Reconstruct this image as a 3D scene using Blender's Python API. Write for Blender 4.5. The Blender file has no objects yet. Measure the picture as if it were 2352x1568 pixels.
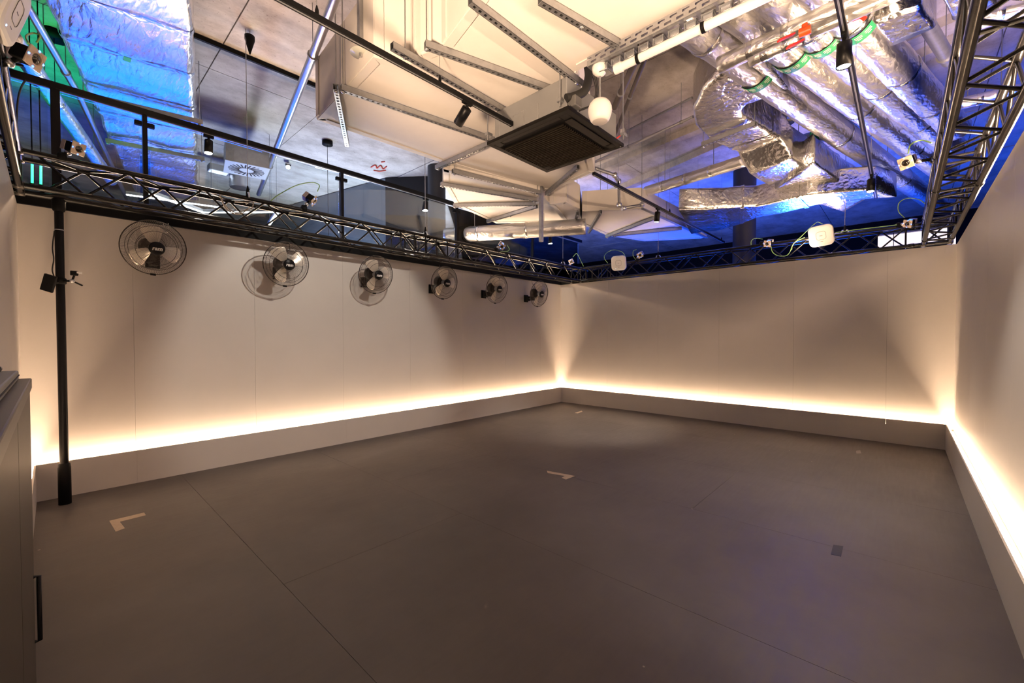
import bpy, bmesh, math, random
import numpy as np
from mathutils import Vector, Matrix, Quaternion
random.seed(7)
SC = bpy.context.scene
COL = SC.collection
PI = math.pi

# ------------------------------------------------------------------ camera, world, exposure, large lamps
FPX, CYP, YAW, PIT, ROL = 973.17, 792.19, 0.7446, -0.0187, -0.0017
CAM = Vector((-7.982, -5.803, 1.5))
FW = Vector((math.cos(YAW)*math.cos(PIT), math.sin(YAW)*math.cos(PIT), math.sin(PIT)))
_r = FW.cross(Vector((0, 0, 1))).normalized(); _u = _r.cross(FW)
RT = _r*math.cos(ROL) + _u*math.sin(ROL); UP = _u*math.cos(ROL) - _r*math.sin(ROL)
cd = bpy.data.cameras.new('camera'); cam = bpy.data.objects.new('camera', cd); COL.objects.link(cam)
cd.sensor_width = 36; cd.lens = 36*FPX/2352; cd.shift_y = (CYP-784)/2352; cd.clip_start = .02; cd.clip_end = 200
cam.matrix_world = Matrix(((RT.x, UP.x, -FW.x, CAM.x), (RT.y, UP.y, -FW.y, CAM.y), (RT.z, UP.z, -FW.z, CAM.z), (0, 0, 0, 1)))
SC.camera = cam
SC.view_settings.view_transform = 'Standard'; SC.view_settings.look = 'None'; SC.view_settings.gamma = 1
SC.view_settings.use_curve_mapping = False
SC.view_settings.exposure = 0.35
SC.cycles.max_bounces = 7; SC.cycles.diffuse_bounces = 4; SC.cycles.glossy_bounces = 3; SC.cycles.transmission_bounces = 4
SC.cycles.transparent_max_bounces = 8; SC.cycles.caustics_reflective = False; SC.cycles.caustics_refractive = False
SC.cycles.sample_clamp_indirect = 6.0
SC.cycles.use_denoising = True
wd = bpy.data.worlds.new('world'); SC.world = wd; wd.use_nodes = True
wd.node_tree.nodes['Background'].inputs[0].default_value = (.25, .32, .6, 1)
wd.node_tree.nodes['Background'].inputs[1].default_value = .012

def W(u, v, z): return Vector((u, -v, z))            # room axes: u along the left wall, v along the back wall
def lamp(name, kind, loc, target, power, color, size=1.0, size_y=None, spot=60, blend=.4, parent=None, soft=.03):
    d = bpy.data.lights.new(name, kind); d.energy = power; d.color = color
    if kind == 'AREA':
        d.size = size
        if size_y: d.shape = 'RECTANGLE'; d.size_y = size_y
    if kind == 'SPOT': d.spot_size = math.radians(spot); d.spot_blend = blend; d.shadow_soft_size = soft
    if kind == 'POINT': d.shadow_soft_size = soft
    o = bpy.data.objects.new(name, d); COL.objects.link(o); o.location = loc
    if target is not None: o.rotation_euler = (Vector(target)-Vector(loc)).to_track_quat('-Z', 'Y').to_euler()
    if parent:
        o.parent = parent; o.matrix_parent_inverse = Matrix.Translation(-parent.location) if parent.rotation_euler.z == 0 else parent.matrix_world.inverted()
    return o
BLUE = (.015, .10, 1.0)
LED_STRENGTH = 125.0
LED_COLOR = (1.0, .69, .44)
WARM = (1.0, .68, .44)
# blue and green stage lights behind the walls
lamp('blue_uplight', 'AREA', W(2.6, 4.6, .4), W(2.0, 4.4, 5), 260, BLUE, 1.6)
lamp('blue_uplight', 'AREA', W(2.2, 1.6, .4), W(1.6, 1.8, 5), 190, BLUE, 1.6)
lamp('blue_uplight', 'AREA', W(-3.2, 7.8, .4), W(-3.2, 7.4, 5), 170, BLUE, 1.4)
lamp('blue_unseen_light', 'AREA', W(4.5, 5.0, 1.3), W(0, 5.0, 1.6), 130, (.01, .09, 1), 5.0, 2.4)
lamp('blue_unseen_light', 'AREA', W(-6.6, -5.2, 1.5), W(-6.6, 0, 1.9), 140, (.010, .12, 1), 4.0, 2.6)
lamp('green_uplight', 'SPOT', W(-8.5, -1.6, 2.2), W(-8.0, -1.5, 5), 200, (.02, 1, .25), spot=75, blend=.8)
lamp('lounge_fill', 'AREA', W(-3.0, -3.4, 1.8), W(-3.4, -2.2, 5), 560, (.74, .85, 1), 2.0)  # unseen area lamp added to lift the grey ceiling beyond the glass
# fill lamps added on wall tops and behind the camera to brighten the ceiling
lamp('wall_top_fill', 'AREA', W(-4.0, -.12, 2.83), W(-4.0, .9, 4.8), 130, WARM, 8.0, .06)
lamp('wall_top_fill', 'AREA', W(-4.6, 6.36, 2.76), W(-4.6, 4.4, 4.8), 190, WARM, 5.0, .06)
lamp('blue_unseen_light', 'SPOT', W(1.2, 4.5, 2.9), W(-3.0, 4.8, 4.35), 420, (.01, .10, 1), spot=42, blend=.5, soft=.25)  # unseen blue spot, added to turn the foil elbow blue
lamp('wall_top_fill', 'AREA', W(.14, 4.7, 2.83), W(-.5, 4.6, 4.8), 45, WARM, .06, 3.0)
lamp('rear_fill', 'SPOT', W(-9.9, 5.35, .7), W(-4.8, 3.2, 3.9), 2500, WARM, spot=60, blend=.7, soft=.35)  # extra spot with no visible source, lights the duct undersides

# ------------------------------------------------------------------ pixel helpers (2352 x 1568 frame)
def ray(x, y): return FW + RT*((x-1176)/FPX) + UP*((CYP-y)/FPX)
def at_z(x, y, z): d = ray(x, y); return CAM + d*((z-CAM.z)/d.z)
def at_v(x, y, v): d = ray(x, y); return CAM + d*((-v-CAM.y)/d.y)
def at_u(x, y, u): d = ray(x, y); return CAM + d*((u-CAM.x)/d.x)
def at_d(x, y, d): return CAM + ray(x, y)*d
def depth(p): return (Vector(p)-CAM).dot(FW)

# ------------------------------------------------------------------ materials
MATS = {}
def nd(t, ty, **kw):
    n = t.nodes.new(ty)
    for k, v in kw.items(): setattr(n, k, v)
    return n
def mat(name, col, rough=.5, metal=0.0, noise=0.0, nscale=4.0, bump=0.0, bscale=30.0, emit=None, estr=0.0, stretch=None, spec=.5, coord='Object'):
    if name in MATS: return MATS[name]
    m = bpy.data.materials.new(name); m.use_nodes = True; t = m.node_tree; b = t.nodes['Principled BSDF']
    b.inputs['Roughness'].default_value = rough; b.inputs['Metallic'].default_value = metal
    b.inputs['Specular IOR Level'].default_value = spec
    c4 = (*col, 1)
    b.inputs['Base Color'].default_value = c4
    tc = nd(t, 'ShaderNodeTexCoord'); mp = nd(t, 'ShaderNodeMapping')
    t.links.new(tc.outputs[coord], mp.inputs[0])
    if stretch: mp.inputs['Scale'].default_value = stretch
    if noise:
        n = nd(t, 'ShaderNodeTexNoise'); n.inputs['Scale'].default_value = nscale; n.inputs['Detail'].default_value = 6
        n.inputs['Roughness'].default_value = .65
        r = nd(t, 'ShaderNodeValToRGB')
        r.color_ramp.elements[0].position = .3; r.color_ramp.elements[1].position = .72
        r.color_ramp.elements[0].color = (*[max(0, c*(1-noise)) for c in col], 1)
        r.color_ramp.elements[1].color = (*[min(1, c*(1+noise*.6)) for c in col], 1)
        t.links.new(mp.outputs[0], n.inputs['Vector']); t.links.new(n.outputs[0], r.inputs[0]); t.links.new(r.outputs[0], b.inputs['Base Color'])
    if bump:
        n = nd(t, 'ShaderNodeTexNoise'); n.inputs['Scale'].default_value = bscale; n.inputs['Detail'].default_value = 4
        bp = nd(t, 'ShaderNodeBump'); bp.inputs['Strength'].default_value = bump; bp.inputs['Distance'].default_value = .02
        t.links.new(mp.outputs[0], n.inputs['Vector']); t.links.new(n.outputs[0], bp.inputs['Height']); t.links.new(bp.outputs[0], b.inputs['Normal'])
    if emit:
        b.inputs['Emission Color'].default_value = (*emit, 1); b.inputs['Emission Strength'].default_value = estr
    MATS[name] = m; return m

M_WALL = mat('wall_white', (.66, .615, .575), .42, noise=.03, nscale=1.5, bump=.02, bscale=60)
M_GAP = mat('joint_dark', (.10, .09, .085), .8)
M_PLINTH = mat('plinth_white', (.60, .56, .525), .45, noise=.03, nscale=2)
M_BLACK = mat('black_powder_coat', (.005, .005, .0055), .6, spec=.12, bump=.05, bscale=200)
M_BLACKSAT = mat('black_satin', (.005, .005, .006), .36, spec=.15)
M_TRUSS = mat('black_truss_paint', (.007, .0065, .0065), .24, spec=.24, bump=.03, bscale=120)
M_STEEL = mat('galvanised_steel', (.40, .41, .43), .42, .85, noise=.15, nscale=20)
M_STEELB = mat('bright_steel', (.62, .62, .64), .28, .95)
M_BOARD = mat('fire_board_cream', (.74, .70, .66), .75, noise=.05, nscale=3, bump=.03, bscale=40)
M_BOARDJ = mat('fire_board_strip', (.68, .65, .62), .75)
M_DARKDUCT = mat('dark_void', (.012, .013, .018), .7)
M_NAVY = mat('dark_navy_wall', (.004, .004, .007), .7, noise=.2, nscale=.7, spec=.1)
M_LOUNGE = mat('grey_lounge_wall', (.16, .19, .22), .6, noise=.08, nscale=1.2)
M_COLUMN = mat('column_black', (.02, .022, .028), .5, noise=.1)
M_ACGREY = mat('cassette_case_grey', (.25, .255, .26), .45, .3)
M_GRILLE = mat('cassette_brown_black', (.012, .010, .008), .6, spec=.2)
M_SLAT = mat('cassette_slat', (.015, .0115, .008), .6, spec=.16)
M_WHITE = mat('white_plastic', (.78, .76, .74), .4)
M_PIPEW = mat('white_pvc', (.74, .73, .72), .35)
M_DRAIN = mat('drain_brown_grey', (.075, .065, .062), .5)
M_HOSE = mat('black_foam_hose', (.008, .008, .008), .75)
M_CABLEG = mat('green_patch_cable', (.28, .50, .17), .45)
M_CABLEB = mat('black_cable', (.01, .01, .01), .5)
M_CABLEW = mat('beige_cable', (.45, .40, .33), .5)
M_RED = mat('red_lever', (.75, .04, .02), .4)
M_ORANGE = mat('orange_valve', (.85, .10, .015), .4)
M_GREENL = mat('green_label', (.02, .30, .12), .5)
M_LABELW = mat('label_white_print', (.62, .70, .62), .5)
M_BLADE = mat('fan_blade_steel', (.95, .87, .77), .30, .45, bump=.03, bscale=90)
M_CAGE = mat('fan_cage_wire', (.06, .05, .045), .32, .8)
M_TAPE = mat('beige_tape', (.56, .44, .31), .6, noise=.15, nscale=40)
M_CABINET = mat('cabinet_taupe', (.040, .031, .025), .42, spec=.25, noise=.05, nscale=3)
M_LENS = mat('lens_glass', (.012, .008, .006), .06, spec=1)
M_FACE = mat('camera_face_beige', (.62, .50, .38), .35)
M_GREYBOX = mat('grey_box', (.10, .10, .10), .5)

def emis(name, col, s):
    return mat(name, (.8, .8, .8), .5, emit=col, estr=s)
M_LED = emis('led_warm', LED_COLOR, LED_STRENGTH)
M_SPOTLENS = emis('spot_lens', (1, .96, .9), 40)
M_LINEAR = emis('linear_white', (.9, .95, 1), 9)
M_GREENTUBE = emis('green_tube', (.02, 1, .32), 5)
M_BLUELED = emis('blue_led', (.05, .2, 1), 3.5)
M_LITWALL = emis('lit_wall_glow', (1, .86, .70), .85)  # glow painting the light on a far white wall

def concrete():
    m = bpy.data.materials.new('concrete_ceiling'); m.use_nodes = True; t = m.node_tree; b = t.nodes['Principled BSDF']
    b.inputs['Roughness'].default_value = .8
    tc = nd(t, 'ShaderNodeTexCoord'); mp = nd(t, 'ShaderNodeMapping'); mp.inputs['Scale'].default_value = (.9, 1.25, 1)
    n = nd(t, 'ShaderNodeTexNoise'); n.inputs['Scale'].default_value = 1.6; n.inputs['Detail'].default_value = 8; n.inputs['Roughness'].default_value = .7
    r = nd(t, 'ShaderNodeValToRGB'); r.color_ramp.elements[0].position = .36; r.color_ramp.elements[1].position = .60
    r.color_ramp.elements[0].color = (.36, .32, .29, 1); r.color_ramp.elements[1].color = (.60, .56, .53, 1)
    t.links.new(tc.outputs['Object'], mp.inputs[0]); t.links.new(mp.outputs[0], n.inputs['Vector']); t.links.new(n.outputs[0], r.inputs[0])
    v = nd(t, 'ShaderNodeTexNoise'); v.inputs['Scale'].default_value = 45
    r2 = nd(t, 'ShaderNodeValToRGB'); r2.color_ramp.elements[0].position = .27; r2.color_ramp.elements[1].position = .33
    r2.color_ramp.elements[0].color = (.45, .42, .4, 1)
    mx = nd(t, 'ShaderNodeMixRGB'); mx.blend_type = 'MULTIPLY'; mx.inputs[0].default_value = .8
    t.links.new(tc.outputs['Object'], v.inputs['Vector']); t.links.new(v.outputs[0], r2.inputs[0])
    t.links.new(r.outputs[0], mx.inputs[1]); t.links.new(r2.outputs[0], mx.inputs[2]); t.links.new(mx.outputs[0], b.inputs['Base Color'])
    bp = nd(t, 'ShaderNodeBump'); bp.inputs['Strength'].default_value = .15; t.links.new(n.outputs[0], bp.inputs['Height']); t.links.new(bp.outputs[0], b.inputs['Normal'])
    return m
M_CONC = concrete()

def floor_mat():
    m = bpy.data.materials.new('vinyl_floor'); m.use_nodes = True; t = m.node_tree; b = t.nodes['Principled BSDF']
    tc = nd(t, 'ShaderNodeTexCoord')
    n = nd(t, 'ShaderNodeTexNoise'); n.inputs['Scale'].default_value = 1.1; n.inputs['Detail'].default_value = 7; n.inputs['Roughness'].default_value = .65
    t.links.new(tc.outputs['Object'], n.inputs['Vector'])
    mp = nd(t, 'ShaderNodeMapping'); mp.inputs['Scale'].default_value = (3, 40, 1); mp.inputs['Rotation'].default_value = (0, 0, .9)
    s = nd(t, 'ShaderNodeTexNoise'); s.inputs['Scale'].default_value = 1.0; s.inputs['Detail'].default_value = 5
    t.links.new(tc.outputs['Object'], mp.inputs[0]); t.links.new(mp.outputs[0], s.inputs['Vector'])
    add = nd(t, 'ShaderNodeMath', operation='MULTIPLY_ADD'); add.inputs[1].default_value = .35
    t.links.new(s.outputs[0], add.inputs[0]); t.links.new(n.outputs[0], add.inputs[2])
    r = nd(t, 'ShaderNodeValToRGB'); r.color_ramp.elements[0].position = .45; r.color_ramp.elements[1].position = .95
    r.color_ramp.elements[0].color = (.058, .047, .040, 1); r.color_ramp.elements[1].color = (.104, .086, .073, 1)
    t.links.new(add.outputs[0], r.inputs[0])
    # pale specks of dust
    v = nd(t, 'ShaderNodeTexVoronoi'); v.inputs['Scale'].default_value = 2.2
    vr = nd(t, 'ShaderNodeValToRGB'); vr.color_ramp.elements[0].position = .012; vr.color_ramp.elements[1].position = .02
    vr.color_ramp.elements[0].color = (1, 1, 1, 1); vr.color_ramp.elements[1].color = (0, 0, 0, 1)
    mx = nd(t, 'ShaderNodeMixRGB'); mx.inputs[2].default_value = (.34, .29, .23, 1)
    t.links.new(tc.outputs['Object'], v.inputs['Vector']); t.links.new(v.outputs['Distance'], vr.inputs[0])
    t.links.new(vr.outputs[0], mx.inputs[0]); t.links.new(r.outputs[0], mx.inputs[1]); t.links.new(mx.outputs[0], b.inputs['Base Color'])
    rr = nd(t, 'ShaderNodeMapRange'); rr.inputs['To Min'].default_value = .42; rr.inputs['To Max'].default_value = .62
    t.links.new(s.outputs[0], rr.inputs['Value']); t.links.new(rr.outputs[0], b.inputs['Roughness'])
    bp = nd(t, 'ShaderNodeBump'); bp.inputs['Strength'].default_value = .04; t.links.new(s.outputs[0], bp.inputs['Height']); t.links.new(bp.outputs[0], b.inputs['Normal'])
    return m
M_FLOOR = floor_mat()

def foil(name, scale=9, strength=.6, stretch=(1, 1, 1), rough=.24):
    m = bpy.data.materials.new(name); m.use_nodes = True; t = m.node_tree; b = t.nodes['Principled BSDF']
    b.inputs['Base Color'].default_value = (.86, .85, .84, 1); b.inputs['Metallic'].default_value = 1; b.inputs['Roughness'].default_value = rough
    tc = nd(t, 'ShaderNodeTexCoord'); mp = nd(t, 'ShaderNodeMapping'); mp.inputs['Scale'].default_value = stretch
    t.links.new(tc.outputs['Object'], mp.inputs[0])
    n = nd(t, 'ShaderNodeTexNoise'); n.inputs['Scale'].default_value = scale; n.inputs['Detail'].default_value = 5; n.inputs['Distortion'].default_value = .6
    v = nd(t, 'ShaderNodeTexVoronoi'); v.inputs['Scale'].default_value = scale*2.2; v.feature = 'DISTANCE_TO_EDGE'
    t.links.new(mp.outputs[0], n.inputs['Vector']); t.links.new(mp.outputs[0], v.inputs['Vector'])
    ad = nd(t, 'ShaderNodeMath', operation='MULTIPLY_ADD'); ad.inputs[1].default_value = .35
    t.links.new(v.outputs['Distance'], ad.inputs[0]); t.links.new(n.outputs[0], ad.inputs[2])
    bp = nd(t, 'ShaderNodeBump'); bp.inputs['Strength'].default_value = strength; bp.inputs['Distance'].default_value = .03
    t.links.new(ad.outputs[0], bp.inputs['Height']); t.links.new(bp.outputs[0], b.inputs['Normal'])
    return m
M_FOIL = foil('foil_wrinkled', 7, .55)
M_FOILP = foil('foil_pipe', 11, .5, (.45, 1, 1), .34)
M_FOILD = foil('foil_duct_brushed', 4.5, .75, (2.2, .45, 1), .27)

def glass():
    m = bpy.data.materials.new('clear_glass'); m.use_nodes = True; t = m.node_tree; t.nodes.clear()
    o = nd(t, 'ShaderNodeOutputMaterial'); tr = nd(t, 'ShaderNodeBsdfTransparent'); gl = nd(t, 'ShaderNodeBsdfGlossy')
    tr.inputs[0].default_value = (.90, .94, .93, 1); gl.inputs['Roughness'].default_value = .01; gl.inputs[0].default_value = (1, 1, 1, 1)
    fr = nd(t, 'ShaderNodeFresnel'); fr.inputs[0].default_value = 1.5
    mx = nd(t, 'ShaderNodeMixShader'); t.links.new(fr.outputs[0], mx.inputs[0]); t.links.new(tr.outputs[0], mx.inputs[1]); t.links.new(gl.outputs[0], mx.inputs[2])
    t.links.new(mx.outputs[0], o.inputs[0]); return m
M_GLASS = glass()

# ------------------------------------------------------------------ mesh helpers
class MB:
    def __init__(s): s.v = []; s.f = []; s.sm = []
    def add(s, vs, fs, smooth=False):
        o = len(s.v); s.v += [tuple(p) for p in vs]; s.f += [tuple(o+i for i in f) for f in fs]; s.sm += [smooth]*len(fs); return s
    def box(s, a, b):
        x0, y0, z0 = (min(a[i], b[i]) for i in range(3)); x1, y1, z1 = (max(a[i], b[i]) for i in range(3))
        return s.add([(x0, y0, z0), (x1, y0, z0), (x1, y1, z0), (x0, y1, z0), (x0, y0, z1), (x1, y0, z1), (x1, y1, z1), (x0, y1, z1)],
                     [(0, 3, 2, 1), (4, 5, 6, 7), (0, 1, 5, 4), (1, 2, 6, 5), (2, 3, 7, 6), (3, 0, 4, 7)])
    def bbox(s, a, b, r=.004):                       # box with chamfered vertical and horizontal edges
        bm = bmesh.new(); bmesh.ops.create_cube(bm, size=1)
        c = [(a[i]+b[i])/2 for i in range(3)]; d = [abs(a[i]-b[i]) for i in range(3)]
        for v in bm.verts: v.co = Vector((c[0]+v.co.x*d[0], c[1]+v.co.y*d[1], c[2]+v.co.z*d[2]))
        bmesh.ops.bevel(bm, geom=bm.edges[:], offset=min(r, min(d)*.45), segments=2, affect='EDGES', profile=.5)
        bm.verts.index_update(); s.add([v.co[:] for v in bm.verts], [[v.index for v in f.verts] for f in bm.faces]); bm.free(); return s
    def bar(s, a, b, w, h, up=(0, 0, 1)):
        a, b = Vector(a), Vector(b); d = (b-a).normalized(); up = Vector(up)
        sx = d.cross(up)
        if sx.length < 1e-4: sx = d.cross(Vector((1, 0, 0)))
        sx.normalize(); sz = sx.cross(d).normalized()
        P = []
        for p in (a, b):
            for i, j in ((-1, -1), (1, -1), (1, 1), (-1, 1)): P.append(p+sx*(w/2*i)+sz*(h/2*j))
        return s.add(P, [(3, 2, 1, 0), (4, 5, 6, 7), (0, 1, 5, 4), (1, 2, 6, 5), (2, 3, 7, 6), (3, 0, 4, 7)])
    def tube(s, path, r, n=10, caps=True, closed=False, radii=None):
        path = [Vector(p) for p in path]; m = len(path); rings = []
        T = []
        for i in range(m):
            if closed: t = path[(i+1) % m]-path[i-1]
            else: t = path[min(i+1, m-1)]-path[max(i-1, 0)]
            T.append(t.normalized())
        ref = Vector((0, 0, 1)) if abs(T[0].z) < .9 else Vector((1, 0, 0))
        N = T[0].cross(ref).normalized()
        vs = []
        for i in range(m):
            if i:
                q = T[i-1].rotation_difference(T[i]); N = (q @ N).normalized()
            B = T[i].cross(N)
            rr = radii[i] if radii else r
            for k in range(n):
                a = 2*PI*k/n; vs.append(path[i]+(N*math.cos(a)+B*math.sin(a))*rr)
        fs = []
        for i in range(m if closed else m-1):
            j = (i+1) % m
            for k in range(n): fs.append((i*n+k, i*n+(k+1) % n, j*n+(k+1) % n, j*n+k))
        s.add(vs, fs, True)
        if caps and not closed:
            s.add(vs[:n], [tuple(range(n-1, -1, -1))]); s.add(vs[-n:], [tuple(range(n))])
        return s
    def lathe(s, prof, n=24, M=None, cap=True):      # profile [(r, z)] about local Z
        M = M or Matrix(); vs = []
        for r, z in prof:
            for k in range(n): vs.append(M @ Vector((r*math.cos(2*PI*k/n), r*math.sin(2*PI*k/n), z)))
        fs = []
        for i in range(len(prof)-1):
            for k in range(n): fs.append((i*n+k, i*n+(k+1) % n, (i+1)*n+(k+1) % n, (i+1)*n+k))
        s.add(vs, fs, True)
        if cap:
            if prof[0][0] > 1e-4: s.add(vs[:n], [tuple(range(n-1, -1, -1))])
            if prof[-1][0] > 1e-4: s.add(vs[-n:], [tuple(range(n))])
        return s
    def prism(s, pts, z0, z1):                       # polygon of xy points, extruded
        n = len(pts)
        ar = sum(pts[i][0]*pts[(i+1) % n][1]-pts[(i+1) % n][0]*pts[i][1] for i in range(n))
        if ar < 0: pts = pts[::-1]
        vs = [(p[0], p[1], z0) for p in pts]+[(p[0], p[1], z1) for p in pts]
        fs = [tuple(range(n-1, -1, -1)), tuple(range(n, 2*n))]+[(i, (i+1) % n, n+(i+1) % n, n+i) for i in range(n)]
        return s.add(vs, fs)
    def mesh(s, name, m=None):
        me = bpy.data.meshes.new(name); me.from_pydata([tuple(p) for p in s.v], [], s.f)
        me.polygons.foreach_set('use_smooth', s.sm); me.update()
        if m: me.materials.append(m)
        return me
    def obj(s, name, m, parent=None, **kw):
        return link(name, s.mesh(name, m), parent, **kw)
def link(name, me, parent=None, local=None, label=None, kind=None):
    o = bpy.data.objects.new(name, me); COL.objects.link(o)
    if parent is not None:
        o.parent = parent
        if local is None: o.matrix_parent_inverse = WM[parent].inverted()
        else: o.matrix_basis = local
    WM[o] = Matrix() if parent is None else (Matrix() if local is None else WM[parent] @ local)
    if label: o['label'] = label
    if kind: o['kind'] = kind
    return o
WM = {}                                              # world matrix of every object, kept without a depsgraph update
def thing(name, label, cat, loc=(0, 0, 0), M=None, group=None):
    o = bpy.data.objects.new(name, None); COL.objects.link(o); o.empty_display_size = .1
    M = M if M is not None else Matrix.Translation(Vector(loc)); o.matrix_basis = M; WM[o] = M
    o['label'] = label; o['category'] = cat
    if group: o['group'] = group
    return o
def tag(o, label, cat, group=None):
    o['label'] = label; o['category'] = cat
    if group: o['group'] = group
    return o
def struct(o): o['kind'] = 'structure'; return o
def frame(origin, fwd, up=(0, 0, 1)):                # local +Y looks along fwd
    f = Vector(fwd).normalized(); up = Vector(up); x = f.cross(up).normalized(); z = x.cross(f)
    return Matrix(((x.x, f.x, z.x, origin[0]), (x.y, f.y, z.y, origin[1]), (x.z, f.z, z.z, origin[2]), (0, 0, 0, 1)))
def arc(pts, n=8):                                   # Catmull-Rom through points
    P = [Vector(p) for p in pts]; P = [P[0]*2-P[1]]+P+[P[-1]*2-P[-2]]; out = []
    for i in range(1, len(P)-2):
        for k in range(n):
            t = k/n; a, b, c, d = P[i-1:i+3]
            out.append(.5*((2*b)+(c-a)*t+(2*a-5*b+4*c-d)*t*t+(3*b-a-3*c+d)*t**3))
    out.append(P[-2]); return out
CACHE = {}
def cached(key, fn):
    if key not in CACHE: CACHE[key] = fn()
    return CACHE[key]

# ------------------------------------------------------------------ room shell
T = .08; HB = .336; HW = 2.7125; VR = 6.235; UL = -8.10
CEIL = 4.87
fl = struct(MB().box(W(-13, -10, -.1), W(11, 13, -.012)).obj('floor', M_GAP))
# vinyl sheets laid across the room, hairline joints between them
eu = [-13, -11.3, -9.88, -8.46, -7.05, -5.64, -4.22, -2.80, -1.38, .08]
jv = {4: 3.05, 6: 4.47, 3: 4.6, 5: 1.9, 7: 2.4}
for i in range(9):
    js = [-.08]+([jv[i]] if i in jv else [])+[6.31]
    for k in range(len(js)-1):
        MB().box(W(eu[i]+.0012, js[k]+.0012, -.02), W(eu[i+1]-.0012, js[k+1]-.0012, 0)).obj('floor_sheet', M_FLOOR, fl)
MB().box(W(-13, -10, -.02), W(11, -.2, -.001)).obj('outer_floor', mat('dark_carpet', (.05, .05, .055), .8), fl)
MB().box(W(.2, -.2, -.02), W(11, 13, -.001)).obj('outer_floor', MATS['dark_carpet'], fl)
MB().box(W(-13, 6.45, -.02), W(.2, 13, -.001)).obj('outer_floor', MATS['dark_carpet'], fl)

def wall(name, a, b, n, z1=HW, seam0=None, panel=1.122):
    """a, b: (u, v) ends of the room-side face; n: (u, v) pointing into the room."""
    a2, b2 = Vector((a[0], -a[1])), Vector((b[0], -b[1])); d = (b2-a2).normalized(); L = (b2-a2).length; nn = Vector((n[0], -n[1]))
    back = MB()
    q = [a2-nn*.012, b2-nn*.012, b2-nn*.10, a2-nn*.10]
    back.prism([tuple(p) for p in q], 0, z1-.002)
    root = struct(back.obj(name, M_GAP))
    s = [0.0]; x = seam0
    while x < L-.02: s.append(x); x += panel
    s.append(L)
    for i in range(len(s)-1):
        g = .0008
        p0 = a2+d*(s[i]+(g if i else 0)); p1 = a2+d*(s[i+1]-(g if i < len(s)-2 else 0))
        MB().prism([tuple(p0), tuple(p1), tuple(p1-nn*.011), tuple(p0-nn*.011)], .002, z1).obj('wall_panel', M_WALL, root)
    return root
wall('wall_left', (UL-T, -T), (T, -T), (0, 1), seam0=(-7.405-(UL-T)))
wall('wall_back', (T, -T), (T, VR+T), (-1, 0), seam0=1.15+T, z1=HW)
wall('wall_right', (T, VR+T), (-13, VR+T), (0, -1), seam0=.56)
wall('wall_front', (UL-T, 3.94), (UL-T, -T), (1, 0), seam0=.55)

def plinth(name, a, b, n, seam0, led_label, e0=0.0, e1=0.0):
    a2, b2 = Vector((a[0], -a[1])), Vector((b[0], -b[1])); d = (b2-a2).normalized(); L = (b2-a2).length; nn = Vector((n[0], -n[1]))
    def q(s0, s1, o0, o1): return [tuple(a2+d*s0-nn*o0), tuple(a2+d*s1-nn*o0), tuple(a2+d*s1-nn*o1), tuple(a2+d*s0-nn*o1)]
    zs = HB-.078
    root = struct(MB().prism(q(0, L, .012, T-.002), 0, zs).obj(name, M_PLINTH))
    s = [0.0]; x = seam0
    while x < L-.02: s.append(x); x += 2.244
    s.append(L)
    for i in range(len(s)-1):
        g = .0005
        MB().prism(q(s[i]+(g if i else 0), s[i+1]-(g if i < len(s)-2 else 0), 0, .012), 0, HB).obj('plinth_panel', M_PLINTH, root)
    led = thing('led_strip', led_label, 'light strip', (*(a2-nn*.03), zs))
    MB().prism(q(e0, L-e1, .020, .052), zs+.001, zs+.006).obj('strip_profile', M_STEELB, led)
    em = MB()
    k = max(1, int(L/.4))
    for i in range(k):
        s0, s1 = e0+(L-e0-e1)*i/k, e0+(L-e0-e1)*(i+1)/k
        em.prism(q(s0, s1, .022, .050), zs+.0065, zs+.009)
    em.obj('diffuser', M_LED, led)
    return root
plinth('baseboard_left', (UL, 0), (0, 0), (0, 1), -7.407-UL, 'warm LED strip glowing along the foot of the wall with the fans', .02, -.05)
plinth('baseboard_back', (0, 0), (0, VR), (-1, 0), 5.642-2.244*2, 'warm LED strip glowing along the foot of the plain back wall', -.05, -.05)
plinth('baseboard_right', (0, VR), (-12.9, VR), (0, -1), 1.1, 'warm LED strip glowing along the foot of the near right-hand wall', -.05)
plinth('baseboard_front', (UL, 3.94), (UL, 0), (1, 0), 1.2, 'short warm LED strip at the wall beside the taupe cabinet', .05, -.05)

# black beam on the wall tops
bt = MB().box(W(UL-.3, -.20, HW+.001), W(.3, -.055, HW+.085))
struct(bt.obj('trim_1', M_BLACK))
struct(MB().box(W(.055, -.05, HW+.001), W(.20, .9, HW+.085)).obj('trim_2', M_BLACK))

# ceiling slabs with open joints
ce = struct(MB().box(W(-14, -11, CEIL+.02), W(12, 14, CEIL+.25)).obj('ceiling', M_GAP))
sv = [-11, -8.2, -5.4, -3.0, -.62, 1.8, 4.2, 6.6, 9.0, 14]
su = [-14, -9.0, -6.6, -5.2, -3.0, -.8, 1.4, 3.6, 5.8, 12]
for i in range(len(sv)-1):
    for k in range(len(su)-1):
        dz = random.choice([0, 0, .006, .012])
        MB().box(W(su[k]+.006, sv[i]+.006, CEIL+dz), W(su[k+1]-.006, sv[i+1]-.006, CEIL+.03)).obj('ceiling_slab', M_CONC, ce)
for pts in ([(852, 384), (862, 379), (866, 386), (874, 380), (880, 388), (888, 382)], [(858, 391), (872, 393), (886, 391)], [(876, 372), (884, 371)]):
    MB().tube(arc([at_z(x, y, CEIL-.004) for x, y in pts]), .012, 6).obj('paint_mark', mat('red_spray', (.55, .06, .03), .7), ce)
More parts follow.
